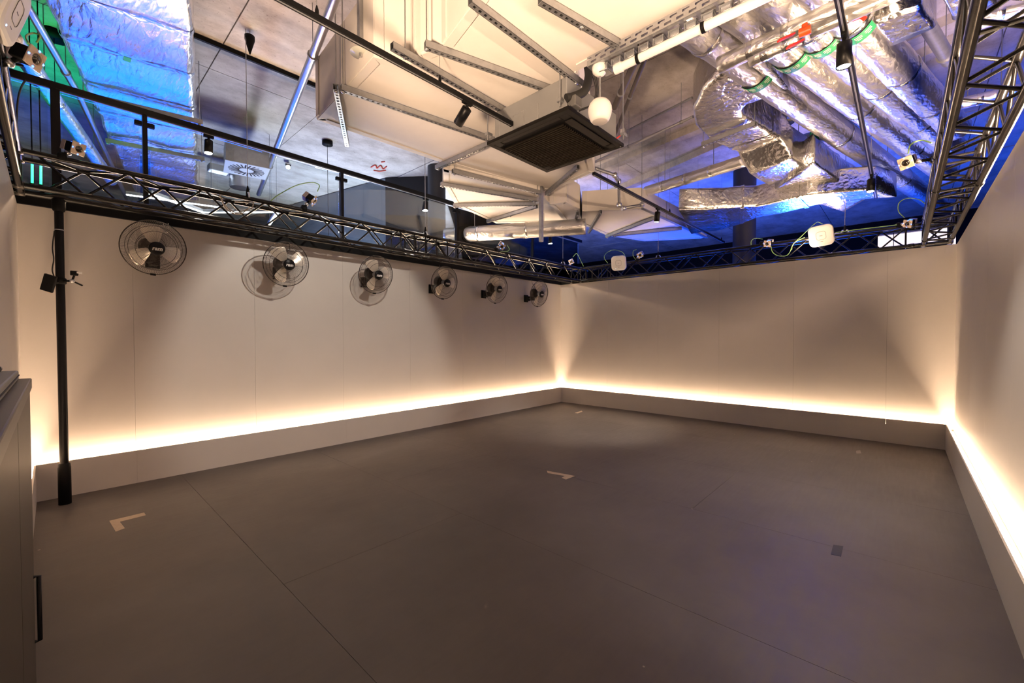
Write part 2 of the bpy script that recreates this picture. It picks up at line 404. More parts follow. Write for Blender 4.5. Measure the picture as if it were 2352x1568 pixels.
# downstand ribs crossing the right-hand part of the ceiling
for px0, px1 in (((1372, 392), (1590, 300)), ((1430, 432), (1660, 330))):
    a = at_z(*px0, CEIL-.05); b = at_z(*px1, CEIL-.05); d = (b-a)
    struct(MB().bar(a-d*.2, b+d*2.2, .16, .12).obj('ceiling_rib', M_CONC))

# outer walls of the building, in the dark behind
struct(MB().box(W(8.5, -11, 0), W(8.7, 14, CEIL)).obj('wall_far', M_NAVY))
struct(MB().box(W(-14, 11.5, 0), W(8.5, 11.7, CEIL)).obj('wall_outer_right', M_NAVY))
struct(MB().box(W(-13.2, -11, 0), W(-13, 14, CEIL)).obj('wall_rear', M_NAVY))
struct(MB().box(W(-13, -9.7, 0), W(8.5, -9.5, CEIL)).obj('wall_outer_left', M_LOUNGE))
pa, pb, pc = at_z(640, 478, CEIL), at_z(885, 408, CEIL), at_z(1012, 402, CEIL)
dd = (pb-pa).normalized()
w = MB(); w.bar((pa.x, pa.y, 1.9), (pb.x, pb.y, 1.9), .12, 3.8); w.box((0, 0, 0), (0, 0, 0))
lw = MB(); nrm = Vector((-dd.y, dd.x, 0))*.12
lw.prism([(pa-dd*3).to_2d()[:], pb.to_2d()[:], (pb+nrm).to_2d()[:], (pa-dd*3+nrm).to_2d()[:]], 0, CEIL-.01); struct(lw.obj('wall_lounge', M_LOUNGE))
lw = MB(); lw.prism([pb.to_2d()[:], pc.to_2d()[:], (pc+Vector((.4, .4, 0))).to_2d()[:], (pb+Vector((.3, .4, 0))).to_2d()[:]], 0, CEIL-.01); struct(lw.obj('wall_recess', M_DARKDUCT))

# round black columns behind the walls
for nm, x, y0, d, rad, lab in (('column', 1710, 480, 8.6, .21, 'round black column behind the back wall under the foil ducts'), ('column', 1003, 450, 8.4, .175, 'round dark column behind the glass screen beside the cream ducts')):
    p = at_d(x, y0, d)
    o = MB().lathe([(rad, 0), (rad, CEIL)], 40, Matrix.Translation((p.x, p.y, 0))).obj(nm, M_COLUMN); struct(o)

# ------------------------------------------------------------------ glass screen above the left wall
GV = -.13; ZR = 3.885
gs = thing('glass_screen', 'clear glass screen with black posts and top rail above the fan wall', 'glass screen', W(-7.9, GV, HW+.085))
MB().bbox(W(-8.28, GV-.028, ZR-.032), W(1.02, GV+.028, ZR+.032), .006).obj('top_rail', M_BLACKSAT, gs)
MB().box(W(-8.2, GV-.008, ZR-.040), W(1.0, GV+.008, ZR-.033)).obj('rail_slot', M_STEEL, gs)
pu = [-7.93, -7.285, -5.142, -3.013, -.88]
for i, u in enumerate(pu):
    hw_ = .032 if i == 0 else .02
    p = MB().box(W(u-hw_, GV-.03, HW+.085), W(u+hw_, GV+.03, ZR-.033)).obj('post', M_BLACKSAT, gs)
    if i:
        for sgn in (-1, 1):
            MB().bbox(W(u+sgn*.022, GV-.022, ZR-.15), W(u+sgn*.082, GV+.022, ZR-.105), .004).obj('clamp', M_BLACK, p)
ends = pu+[.95]
for i in range(5):
    MB().box(W(ends[i]+.045, GV-.005, HW+.10), W(ends[i+1]-.045, GV+.005, ZR-.06)).obj('glass_pane', M_GLASS, gs)
MB().box(W(-8.26, GV-.005, HW+.10), W(-7.98, GV+.005, ZR-.06)).obj('glass_pane', M_GLASS, gs)
tag(MB().tube(arc([at_v(60, 181, -.12), at_v(47, 205, -.05), at_v(40, 240, 0), at_v(38, 300, 0)]), .007, 8).obj('cable', M_CABLEB), 'black cable bending down from the left end of the glass rail', 'cable')

# ------------------------------------------------------------------ trusses
LZ, TH, TW, CR, BR = 2.75, .28, .25, .0245, .0105
PITCH = .575
def brace_mesh(L): return cached(('brace', round(L, 4)), lambda: MB().tube([(0, 0, 0), (L, 0, 0)], BR, 8, caps=False).mesh('brace', M_TRUSS))
def truss(label, p0, p1, joints=(), phase=0.0, inner=1):
    a, b = W(p0[0], p0[1], LZ), W(p1[0], p1[1], LZ); L = (b-a).length
    ang = math.atan2(b.y-a.y, b.x-a.x)
    root = thing('lighting_truss', label, 'truss', M=Matrix.Translation(a) @ Matrix.Rotation(ang, 4, 'Z'), group='black box trusses around the room')
    ch = cached(('chord', round(L, 3)), lambda: MB().tube([(0, 0, 0), (L, 0, 0)], CR, 16).mesh('chord', M_TRUSS))
    for y in (0, TW):
        for z in (0, TH): link('chord', ch, root, Matrix.Translation((0, y, z)))
    def br(p, q):
        d = Vector(q)-Vector(p)
        link('brace', brace_mesh(d.length), root, Matrix.Translation(p) @ d.to_track_quat('X', 'Z').to_matrix().to_4x4())
    h = PITCH/2; n = int((L-.1-phase)/h)
    for i in range(n):
        x0 = .05+phase+i*h; x1 = x0+h
        if x1 > L-.03: break
        for y in (0, TW):
            o_ = (i + (y > 0)) % 2; br((x0, y, 0 if o_ else TH), (x1, y, TH if o_ else 0))
        for z in (0, TH):
            o_ = (i + (z > 0)) % 2; br((x0, 0 if o_ else TW, z), (x1, TW if o_ else 0, z))
    for jx in joints:
        for y in (0, TW): br((jx, y, 0), (jx, y, TH))
        for z in (0, TH): br((jx, 0, z), (jx, TW, z))
    conn = cached('connector', lambda: MB().lathe([(.0, 0), (.026, 0), (.030, .01), (.030, .06), (.026, .07), (0, .07)], 14, Matrix.Rotation(PI/2, 4, 'Y')).mesh('connector', M_TRUSS))
    for jx in joints[::2]:
        for y in (0, TW):
            for z in (0, TH): link('connector', conn, root, Matrix.Translation((jx+.02, y, z)))
    return root
VL0, VL1 = .24, .49          # left truss outer and inner chord
UB0, UB1 = .06, .31
VRR0, VRR1 = 6.0, 6.25
UN0, UN1 = -8.40, -8.15
truss('long black box truss above the wall with the fans', (UN1+.03, VL1), (UB0-.03, VL1), (3.55, 3.78, 3.98, 4.18, 4.40), .02)
truss('black box truss along the top of the plain back wall', (UB0, VL1+.03), (UB0, VRR0-.03), (.1, .28, .50, .72, 5.3), .1)
truss('black box truss close overhead along the right-hand wall', (UB0-.03, VRR0), (-8.08, VRR0), (.25, 2.6, 2.8, 5.4), .0)
truss('black box truss crossing overhead at the left edge of the photo', (UN1, VRR0-.03), (UN1, VL1+.03), (.2, 5.2), .1)
def corner(label, u0, u1, v0, v1):
    root = thing('truss_corner', label, 'truss corner', W((u0+u1)/2, (v0+v1)/2, LZ), group='corner blocks joining the black trusses')
    C = [W(u, v, LZ) for u, v in ((u0, v0), (u1, v0), (u1, v1), (u0, v1))]
    for dz in (0, TH):
        for i in range(4): MB().tube([C[i]+Vector((0, 0, dz)), C[(i+1) % 4]+Vector((0, 0, dz))], CR, 14).obj('chord', M_TRUSS, root)
    for i in range(4):
        MB().tube([C[i], C[i]+Vector((0, 0, TH))], .016, 10).obj('upright', M_TRUSS, root)
        MB().tube([C[i]+Vector((0, 0, TH)), C[(i+1) % 4]], BR, 8).obj('brace', M_TRUSS, root)
        MB().lathe([(0, -.034), (.030, -.03), (.034, 0), (.030, .03), (0, .034)], 14, Matrix.Translation(C[i])).obj('node', mat('node_grey', (.12, .11, .10), .4, .6), root)
        MB().lathe([(0, -.034), (.030, -.03), (.034, 0), (.030, .03), (0, .034)], 14, Matrix.Translation(C[i]+Vector((0, 0, TH)))).obj('node', mat('node_grey', (.12, .11, .10), .4, .6), root)
corner('black truss corner block above the junction of fan wall and back wall', UB0, UB1, VL0, VL1)
corner('black truss corner block where the right-hand truss meets the back wall', UB0, UB1, VRR0, VRR1)
corner('black truss corner block above the black floor pole', UN0, UN1, VL0, VL1)

# truss pole at the left
pole = thing('truss_pole', 'tall black round pole standing on the floor under the left truss', 'pole', W(-7.925, .245, 0))
MB().lathe([(.030, .33), (.030, LZ-.02)], 28, Matrix.Translation(W(-7.925, .245, 0))).obj('shaft', M_BLACKSAT, pole)
MB().lathe([(.0, 0), (.043, 0), (.043, .33), (.039, .365), (.030, .37)], 28, Matrix.Translation(W(-7.925, .245, 0)), cap=False).obj('foot_sleeve', M_BLACK, pole)
MB().lathe([(.036, 0), (.045, .02), (.045, .09), (.036, .11)], 20, Matrix.Translation(W(-7.925, .245, LZ-.12))).obj('top_clamp', M_BLACK, pole)
for z in (2.46, 1.98):
    MB().lathe([(.031, 0), (.0325, .003), (.0325, .006), (.031, .009)], 20, Matrix.Translation(W(-7.925, .245, z)), cap=False).obj('cable_tie', M_STEEL, pole)
MB().tube(arc([W(-7.955, .25, 2.45), W(-7.968, .25, 2.3), W(-7.962, .25, 2.2), W(-7.972, .25, 2.1), W(-7.955, .25, 2.02)]), .005, 6).obj('cable', M_CABLEB, pole)

# ------------------------------------------------------------------ wall fans
FR = .265
def cage_mesh():
    mb = MB()
    mb.tube([(FR*math.cos(2*PI*k/48), 0, FR*math.sin(2*PI*k/48)) for k in range(48)], .005, 6, closed=True)
    for rr, y in ((.215, .052), (.165, .068), (.215, -.05), (.12, -.085)):
        mb.tube([(rr*math.cos(2*PI*k/40), y, rr*math.sin(2*PI*k/40)) for k in range(40)], .0022, 4, closed=True)
    for k in range(108):
        a = 2*PI*k/108; c, s = math.cos(a), math.sin(a)
        fr = [(.066, .075), (.165, .069), (.215, .053), (.250, .030), (.264, 0)]
        bk = [(.264, 0), (.250, -.028), (.215, -.050), (.12, -.085), (.07, -.092)]
        mb.tube([(r*c, y, r*s) for r, y in fr], .0011, 3, caps=False)
        mb.tube([(r*math.cos(a+.03), y, r*math.sin(a+.03)) for r, y in bk], .0011, 3, caps=False)
    return mb.mesh('cage', M_CAGE)
def blade_mesh():
    mb = MB(); nr, nt = 14, 10
    def hw(t): return (.030+.072*t**.7)*(1 if t < .68 else math.sqrt(max(.004, 1-((t-.68)/.32)**2)))
    def pt(t, s, dy=0.0):
        x = s*hw(t)*2+.018*t; tw = .42-.16*t; cam_ = .010*(1-4*s*s)
        return (x*math.cos(tw), -x*math.sin(tw)+cam_+dy, .050+.172*t)
    vs = [pt(i/nr, j/nt-.5) for i in range(nr+1) for j in range(nt+1)]
    fs = [(i*(nt+1)+j, i*(nt+1)+j+1, (i+1)*(nt+1)+j+1, (i+1)*(nt+1)+j) for i in range(nr) for j in range(nt)]
    mb.add(vs, fs, True); mb.add([(x, y-.0015, z) for x, y, z in vs], [tuple(reversed(f)) for f in fs], True)
    mb.tube([pt(.16+.70*math.sin(PI*k/16), -.34+.68*k/16, .001) for k in range(17)], .0028, 5)   # pressed ridge
    return mb.mesh('blade', M_BLADE)
def logo_mesh():
    c = bpy.data.curves.new('logo', 'FONT'); c.body = 'ram'; c.size = .052; c.align_x = 'CENTER'; c.align_y = 'CENTER'; c.extrude = .0008; c.shear = .12; c.offset = .0014
    o = bpy.data.objects.new('logo_tmp', c); COL.objects.link(o)
    dg = bpy.context.evaluated_depsgraph_get(); me = bpy.data.meshes.new_from_object(o.evaluated_get(dg)); bpy.data.objects.remove(o)
    me.name = 'logo'; me.materials.clear(); me.materials.append(mat('logo_white', (.85, .82, .78), .4))
    for v in me.vertices: v.co = Vector((-v.co.x, 0, v.co.y)) if False else Vector((v.co.x, -v.co.z, v.co.y))
    return me
FAN = dict(cage=cage_mesh(), blade=blade_mesh(), logo=logo_mesh())
RotY90 = Matrix.Rotation(-PI/2, 4, 'X')              # lathe axis Z -> local +Y
FAN['motor'] = MB().lathe([(0, -.20), (.060, -.20), (.086, -.18), (.092, -.10), (.080, -.085), (0, -.085)], 24, RotY90).mesh('motor', M_BLACK)
FAN['hub'] = MB().lathe([(.0, .060), (.060, .060), (.066, .066), (.066, .078), (.060, .084), (.0, .086)], 28, RotY90).mesh('hub_badge', M_BLACKSAT)
FAN['spinner'] = MB().lathe([(0, -.03), (.042, -.03), (.046, .0), (.030, .035), (0, .04)], 20, RotY90).mesh('spinner', M_STEEL)
FAN['ringclip'] = MB().bbox((-.022, -.012, -.275), (.022, .012, -.255), .003).mesh('cage_clip', M_BLACK)
fan_specs = [((361, 571), (95, -20, 218), 8, 'first of six, hanging nearest the black pole'), ((665, 607), (122, 25, -112), 4, 'second of six, its round shadow on the wall'),
             ((871, 628), (113, 12, -115), 2, 'third of six from the black pole'), ((1028, 651), (100, 0, -130), 0, 'fourth of six from the black pole'),
             ((1148, 665), (112, 40, -110), -2, 'fifth of six, next to last before the corner'), ((1245, 677), (100, 30, -110), -2, 'last of six, nearest the room corner')]
for i, (px, angs, yaw, lab) in enumerate(fan_specs):
    hub = at_v(px[0], px[1], .38)
    hub.z = 2.372 if i else 2.38
    ax = Matrix.Rotation(math.radians(yaw*1.0), 3, 'Z') @ Vector((0, -math.cos(.20), -math.sin(.20)))
    F = frame(hub-ax*.08, ax)
    root = thing('wall_fan', 'black caged wall fan, steel blades, '+lab, 'fan', M=F, group='wall fans under the left truss')
    link('cage', FAN['cage'], root, Matrix()); link('motor', FAN['motor'], root, Matrix())
    h = link('hub_badge', FAN['hub'], root, Matrix(), label='round black badge with white lettering'); link('logo', FAN['logo'], h, Matrix.Translation((0, .0875, -.002)) @ Matrix.Diagonal((-1, -1, 1, 1)))
    link('spinner', FAN['spinner'], root, Matrix()); link('cage_clip', FAN['ringclip'], root, Matrix())
    for a in angs: link('blade', FAN['blade'], root, Matrix.Translation((0, -.005, 0)) @ Matrix.Rotation(math.radians(90-a), 4, 'Y') if False else Matrix.Translation((0, -.005, 0)) @ Matrix.Rotation(math.radians(a-90), 4, 'Y'), label='polished steel blade')
    pl = Vector((hub.x+.02, T, 2.315))
    MB().bbox((pl.x-.06, T-.025, pl.z-.075), (pl.x+.06, T, pl.z+.075), .006).obj('wall_plate', M_BLACK, root)
    MB().bbox((pl.x-.038, T-.10, pl.z-.055), (pl.x+.038, T-.024, pl.z+.045), .01).obj('bracket', M_BLACK, root)
    m0 = hub-ax*.26
    MB().tube([(pl.x, T-.09, pl.z), (m0.x, m0.y, m0.z-.09), (m0.x, m0.y, m0.z-.02)], .022, 10).obj('arm', M_BLACK, root)
    MB().bbox((m0.x-.035, m0.y-.03, m0.z-.16), (m0.x+.035, m0.y+.05, m0.z-.07), .008).obj('switch_box', M_BLACK, root)
    MB().tube(arc([m0+Vector((.0, 0, .05)), m0+Vector((.10, .02, .17)), Vector((hub.x+.13, -.02, 2.62)), Vector((hub.x+.15, .03, HW+.02))]), .0035, 6).obj('power_cord', M_CABLEW if i == 0 else M_CABLEB, root)

# ------------------------------------------------------------------ lighting tracks and spot lamps
TZ = 3.5
def track(label, px0, px1, z=TZ, cat='light track', fixv=None):
    a, b = at_z(*px0, z), at_z(*px1, z)
    if fixv is not None: a.y = b.y = -fixv
    root = thing('light_track', label, cat, (a+b)/2)
    MB().bar(a, b, .036, .036).obj('rail', M_BLACKSAT, root)
    MB().bar(a-Vector((0, 0, .0185)), b-Vector((0, 0, .0185)), .010, .002).obj('conductor_slot', M_STEEL, root)
    MB().bar(b, b+(b-a).normalized()*.012, .038, .040).obj('end_cap', M_BLACK, root)
    return root, a, b
trB, b0, b1 = track('black light track running to the near side of the ceiling cassette', (560, -40), (1178, 282), fixv=3.08)
trC, c0, c1 = track('black light track leaving the far side of the ceiling cassette', (1367, 397), (1640, 559), fixv=3.0)
trD, d0, d1 = track('black light track hanging under the foil pipes', (1893, -60), (2021, 450), fixv=5.50)
def hanger(root, p, top=CEIL, nm='suspension_wire'):
    MB().tube([p, (p.x, p.y, top)], .0022, 5).obj(nm, M_STEEL, root); MB().lathe([(.012, 0), (.012, .03), (.004, .06)], 10, Matrix.Translation(p)).obj('gripper', M_BLACK, root)
for f in (.18, .62): hanger(trB, b0.lerp(b1, f)+Vector((0, 0, .018)))
for f in (.12, .45, .7, .97): hanger(trC, c0.lerp(c1, f)+Vector((0, 0, .018)))
for f in (.3, .75): hanger(trD, d0.lerp(d1, f)+Vector((0, 0, .018)))
SPOT_BODY = MB().lathe([(0, .0), (.038, 0), (.042, -.004), (.042, -.155), (.039, -.155), (.036, -.149), (0, -.149)], 28).mesh('body', M_BLACKSAT)
SPOT_LENS = MB().lathe([(.036, -.1495), (.020, -.153), (0, -.154)], 20, cap=False).mesh('lens', M_SPOTLENS)
SPOT_LENS_OFF = MB().lathe([(.036, -.1495), (.020, -.153), (0, -.154)], 20, cap=False).mesh('lens', M_STEELB)
def spot(label, top, aim, power=25, size=62, lit=True, color=(1, .90, .78), blend=.5, soft=.035):
    top = Vector(top); aim = Vector(aim).normalized()
    head = aim if abs(aim.z) < .6 or aim.z > 0 else (aim+Vector((0, 0, -2))).normalized()   # downlights hang nearly plumb, their lens throws the beam askew
    q = head.to_track_quat('-Z', 'Y').to_matrix().to_4x4()
    root = thing('spot_lamp', label, 'spotlight', top)
    MB().bbox(top+Vector((-.05, -.016, -.02)), top+Vector((.05, .016, .012)), .004).obj('adapter', M_BLACK, root)
    MB().tube([top+Vector((0, 0, -.02)), top+Vector((0, 0, -.055))], .012, 10).obj('swivel', M_BLACK, root)
    L = Matrix.Translation((0, 0, -.05)) @ q
    body = link('body', SPOT_BODY, root, L); link('lens', SPOT_LENS if lit else SPOT_LENS_OFF, body, Matrix(), label='glowing lens' if lit else None)
    if power: lamp('spot_light', 'SPOT', top+Vector((0, 0, -.05))+head*.165, top+Vector((0, 0, -.05))+head*.165+aim*3, power, color, spot=size, blend=blend, soft=soft)
    return root
zs_ = ZR-.055
spot('black cylinder spotlight under the glass rail, nearest the foil duct', W(-6.72, GV, zs_), at_z(420, 1180, 0)-W(-6.72, GV, zs_), 70, 60, soft=.16, blend=.8)
spot('lit black spotlight under the glass rail in front of the dark column', W(-3.68, GV, zs_), at_z(900, 1055, 0)-W(-3.68, GV, zs_), 80, 60, soft=.16, blend=.8)
spot('lit black spotlight under the far end of the glass rail', W(-.25, GV, zs_), (-.05, -.25, -1), 40, 70, soft=.16)
pB = at_z(1078, 232, TZ-.02); pB.y = -3.08
spot('unlit-looking black spotlight tilted away under the track by the cassette', pB, at_v(760, 770, -T)-pB, 135, 62, lit=True, blend=.35)
pC = at_z(1515, 478, TZ-.02); pC.y = -3.0
spot('lit black spotlight under the track beyond the cassette', pC, at_z(1345, 975, 0)-pC, 300, 58, blend=.8)
pD = at_z(1941, 80, TZ-.02); pD.y = -5.5
spot('lit black spotlight near the top edge under the foil pipes', pD, (.1, .05, -1), 110, 74)
pD2 = at_z(2014, 400, TZ-.02); pD2.y = -5.5
spot('lit black spotlight at the far end of the track below the foil pipes', pD2, at_z(1830, 1080, 0)-pD2, 130, 62, blend=.8)
spot('added spotlight standing in for a lamp reflection in the glass above the second camera', W(-4.83, -3.0, CEIL-.02), (CAM-W(-4.83, -3.0, 4.7)), 0)  # emissive head added for a bright lamp reflection in the glass
spot('small added spotlight standing in for a glass reflection in front of the lounge wall', W(-2.95, -3.0, CEIL-.06), (0, 0, -1), 0)  # second added head, imitates a smaller reflection
# further lamps of the same tracks above and behind the camera
spot('black spotlight on the near track, above the frame', W(-8.3, 3.08, TZ-.02), (.25, .1, -1), 20, 80)
spot('black spotlight on the pipe track, above the frame', W(-7.4, 5.5, TZ-.02), (.1, .3, -1), 20, 80)

# ------------------------------------------------------------------ ceiling services
from mathutils import noise as mnoise
E1 = Vector((math.cos(math.radians(11.6)), -math.sin(math.radians(11.6)), 0))     # the services run askew to the room
E2 = Vector((math.sin(math.radians(11.6)), math.cos(math.radians(11.6)), 0))
def channel_bm(L, w=.045, h=.055, t=.003, pitch=.05, slot=.024):
    mb = MB()                                          # local X along, slotted face down, real openings
    mb.box((0, -w/2, -h), (L, -w/2+t, 0)).box((0, w/2-t, -h), (L, w/2, 0)).box((0, -w/2, -t), (L, w/2, 0))
    mb.box((0, -w/2, -h), (L, -w*.20, -h+t)).box((0, w*.20, -h), (L, w/2, -h+t))
    x = 0
    while x < L:
        mb.box((x, -w*.2, -h), (min(L, x+pitch-slot), w*.2, -h+t)); x += pitch
    return mb
def channel(parent, a, b, name='support_channel', top=None, rods=(), w=.045, h=.055):
    a, b = Vector(a), Vector(b); d = b-a; L = d.length
    M = Matrix.Translation(a) @ d.to_track_quat('X', 'Z').to_matrix().to_4x4()
    o = link(name, channel_bm(L, w, h).mesh(name, M_STEEL), parent, WM[parent].inverted() @ M)
    for f in rods:
        p = a.lerp(b, f)
        MB().tube([(p.x, p.y, p.z-h-.02), (p.x, p.y, CEIL)], .005, 6).lathe([(0, 0), (.018, 0), (.018, .012), (0, .012)], 6, Matrix.Translation((p.x, p.y, p.z-h-.013))).obj('threaded_rod', M_STEEL, o)
    return o
def board_duct(label, pts, z, h, skip=(), strip=.075):
    P = [at_z(x, y, z) for x, y in pts]
    xy = [p.to_2d() for p in P]; n = len(xy)
    ar = sum(xy[i].x*xy[(i+1) % n].y-xy[(i+1) % n].x*xy[i].y for i in range(n))
    if ar < 0: xy = xy[::-1]
    c = sum(xy, Vector((0, 0)))/n
    root = thing('board_duct', label, 'duct', (c.x, c.y, z), group='cream fire board duct runs under the ceiling')
    MB().prism([tuple(p) for p in xy], z, z+h).obj('casing', M_BOARD, root)
    for i in range(n):
        a, b = xy[i], xy[(i+1) % n]
        if (b-a).length < .12: continue
        d = (b-a).normalized(); nn = Vector((-d.y, d.x))
        MB().prism([tuple(a+d*.004+nn*.004), tuple(b-d*.004+nn*.004), tuple(b-d*strip*.6+nn*strip), tuple(a+d*strip*.6+nn*strip)], z-.010, z+.001).obj('edge_strip', M_BOARDJ, root)
        # upright joint strips on the side faces
        L = (b-a).length; k = int(L/1.2)
        for j in range(k+1):
            s = a+d*(.045 if j == 0 else L*j/(k+1))
            MB().prism([tuple(s-d*.035), tuple(s+d*.035), tuple(s+d*.035-nn*.010), tuple(s-d*.035-nn*.010)], z+.01, z+h-.01).obj('joint_strip', M_BOARDJ, root)
    return root, xy
ZD = 3.765
D1, _ = board_duct('large cream board duct with stepped near side around the black cassette', [(727, 273), (858, 128), (944, 146), (966, 123), (1016, 103), (1083, 11), (1130, -60), (1768, -66), (1324, 162), (1366, 392), (1268, 437), (1242, 436), (1015, 372)], ZD, .60)
zc = ZD-.012
for a, b, rd in (((783, 194), (1150, 322), (.01,)), ((976, 94), (1290, 208), (.01, .95)), ((1080, -10), (1338, 188), (.92,)), ((1240, -12), (1418, 92), (.5,)), ((1002, 380), (1150, 312), (.04,)),
                 ((1328, 378), (1254, 441), (.04, .95)), ((900, 97), (1170, 255), (.09,))):
    channel(D1, at_z(*a, zc), at_z(*b, zc), rods=rd)
channel(D1, at_z(771, 192, zc), at_z(797, 326, zc), rods=(.02,), w=.05)
D2, _ = board_duct('cream board duct bend with fanned steel channels beyond the cassette', [(1018, 386), (1240, 437), (1258, 462), (1298, 466), (1297, 508), (1140, 512), (1046, 470), (1019, 424)], 3.70, .42)
z2 = 3.69
for a, b, rd in (((1039, 388), (1240, 438), (.02, .97)), ((1012, 418), (1232, 455), (.02, .97)), ((1041, 468), (1231, 464), (.02, .97)), ((1119, 505), (1233, 470), (.5,))):
    channel(D2, at_z(*a, z2), at_z(*b, z2), rods=rd)
pz = at_z(1243, 440, z2)
MB().bar((pz.x, pz.y, pz.z-.75), (pz.x, pz.y, CEIL), .05, .05, up=(1, 0, 0)).obj('hanger_post', M_STEEL, D2)
D3, _ = board_duct('short cream board duct elbow between the bend and the blue-lit run', [(1262, 468), (1300, 462), (1330, 478), (1338, 512), (1322, 527), (1298, 509)], 3.66, .40)
D4, _ = board_duct('long board duct run at the back, its underside lit blue', [(1337, 484), (1472, 477), (1623, 546), (1480, 553), (1395, 540), (1336, 514)], 3.62, .33)
z4 = 3.61
for a, b in (((1392, 540), (1508, 495)), ((1408, 537), (1566, 521)), ((1326, 486), (1316, 532)), ((1380, 482), (1352, 530))):
    channel(D4, at_z(*a, z4), at_z(*b, z4), rods=(.03,))
MB().bar(at_z(1474, 478, 3.615), at_z(1623, 546, 3.615), .06, .012).obj('edge_strip', M_STEEL, D4)

# ceiling cassette air conditioner
ac = thing('ceiling_cassette', 'black square ceiling cassette air conditioner with slatted grille and grey case', 'air conditioner', W(-4.595, 3.275, 3.38))
u0, u1, v0, v1, za = -5.07, -4.12, 2.79, 3.755, 3.38
fr_ = MB()
fr_.box(W(u0, v0, za), W(u1, v0+.05, za+.03)).box(W(u0, v1-.05, za), W(u1, v1, za+.03)).box(W(u0, v0+.05, za), W(u0+.05, v1-.05, za+.03)).box(W(u1-.05, v0+.05, za), W(u1, v1-.05, za+.03))
fr_.obj('panel_frame', mat('cassette_frame', (.006, .005, .0045), .5, spec=.14), ac)
MB().box(W(u0+.04, v0+.04, za+.022), W(u1-.04, v1-.04, za+.034)).obj('recess_plate', M_BLACK, ac)
ns = 23
for i in range(ns):
    uu = u0+.20+(u1-u0-.26)*i/(ns-1)
    MB().bar(W(uu, v0+.06, za+.008), W(uu, v1-.19, za+.008), .010, .016, up=(.5, 0, 1)).obj('grille_slat', M_SLAT, ac)
for (a, b) in ((W(u0+.055, v0+.14, za+.002), W(u0+.10, v1-.14, za+.010)), (W(u0+.16, v1-.15, za+.002), W(u1-.14, v1-.075, za+.010))):
    MB().bbox(a, b, .003).obj('air_flap', M_GRILLE, ac)
for uu, vv in ((u0+.05, v0+.05), (u0+.05, v1-.13), (u1-.13, v1-.13), (u1-.13, v0+.05)):
    MB().bbox(W(uu, vv, za+.001), W(uu+.08, vv+.08, za+.012), .003).obj('corner_cap', MATS['cassette_frame'], ac)
MB().box(W(u1-.03, v1-.03, za-.001), W(u1-.02, v1-.02, za)).obj('status_light', M_WHITE, ac)
case = MB().bbox(W(u0+.055, v0+.055, za+.03), W(u1-.055, v1-.055, za+.315), .006).obj('case', M_ACGREY, ac)
x_ = u0+.055-.0015
for va, vb, z0_, z1_ in ((v0+.30, v0+.303, .07, .20), (v0+.43, v0+.433, .07, .20), (v0+.60, v0+.603, .07, .20), (v0+.30, v0+.60, .07, .073), (v0+.30, v0+.43, .197, .2), (v0+.12, v0+.123, .06, .2)):
    MB().box(W(x_, va, za+z0_), W(x_+.002, vb, za+z1_)).obj('knockout_line', M_STEELB, case)
for uu, vv in ((u0+.02, v0-.01), (u0+.02, v1-.10), (u1-.02, v0), (u1-.02, v1)):
    MB().tube([W(uu, vv, za+.06), W(uu, vv, CEIL if uu > u0+.1 else ZD-.02)], .006, 8).bbox(W(uu-.02, vv-.02, za+.10), W(uu+.05, vv+.02, za+.13), .003).obj('hanger_rod', M_STEEL, ac)
MB().bbox(W(u0+.06, v1-.055, za+.05), W(u0+.16, v1+.03, za+.14), .01).obj('connection_box', M_GREYBOX, ac)
tag(MB().tube(arc([at_d(1349, 142, 3.72), at_d(1352, 175, 3.68), at_d(1343, 208, 3.62), at_d(1318, 222, 3.58), at_d(1300, 226, 3.56)]), .036, 14).obj('drain_hose', M_HOSE), 'thick black insulated hose curving from the cable tray to the cassette', 'hose')
for k in range(3):
    tag(MB().tube(arc([at_d(1358+k*4, 165, 3.7), at_d(1368+k*3, 205, 3.72), at_d(1360+k*3, 238, 3.66), at_d(1330, 252+k*2, 3.6)]), .004, 6).obj('cable', M_CABLEB), ('first', 'second', 'third')[k]+' of three thin dark cables looping beside the black hose', 'cable', 'cables beside the hose')

# perforated cable tray and white pipe
ta = at_z(1336, 160, 3.66)+Vector((0, -.05, 0)); VD = Vector((0, -1, 0))
tr = thing('cable_tray', 'perforated steel cable tray with clamps running up from the cassette', 'cable tray', ta)
LT = 3.6
def tray_mesh():
    mb = MB(); t = .0025                              # local X along, Y width .17, Z up
    for z0_, z1_ in ((0, .014), (.032, .046), (.062, .076)): mb.box((0, 0, z0_), (LT, t, z1_))
    x = 0
    while x < LT:
        mb.box((x, 0, .014), (x+.035, t, .032)); mb.box((x+.04, 0, .046), (x+.075, t, .062)); x += .085
    for y0, y1 in ((0, .03), (.06, .09), (.14, .17)): mb.box((0, y0, 0), (LT, y1, t))
    x = 0
    while x < LT:
        mb.box((x, .03, 0), (x+.05, .06, t)); mb.box((x+.03, .09, 0), (x+.09, .14, t)); x += .12
    mb.box((0, .168, 0), (LT, .17, .05))
    return mb.mesh('tray', M_STEEL)
TM = Matrix.Translation(ta) @ Matrix(((0, 1, 0, 0), (-1, 0, 0, 0), (0, 0, 1, 0), (0, 0, 0, 1)))
link('tray', tray_mesh(), tr, WM[tr].inverted() @ TM)
cl = MB().bbox((-.032, -.04, -.045), (.032, .04, -.008), .006).mesh('cable_clamp', mat('clamp_zinc', (.62, .64, .68), .22, .9))
clf = MB().box((-.036, -.05, -.012), (.036, .05, -.006)).tube([(-.03, -.048, -.006), (-.03, -.052, -.05), (.03, -.052, -.05), (.03, -.048, -.006)], .004, 6).mesh('clamp_bracket', M_STEEL)
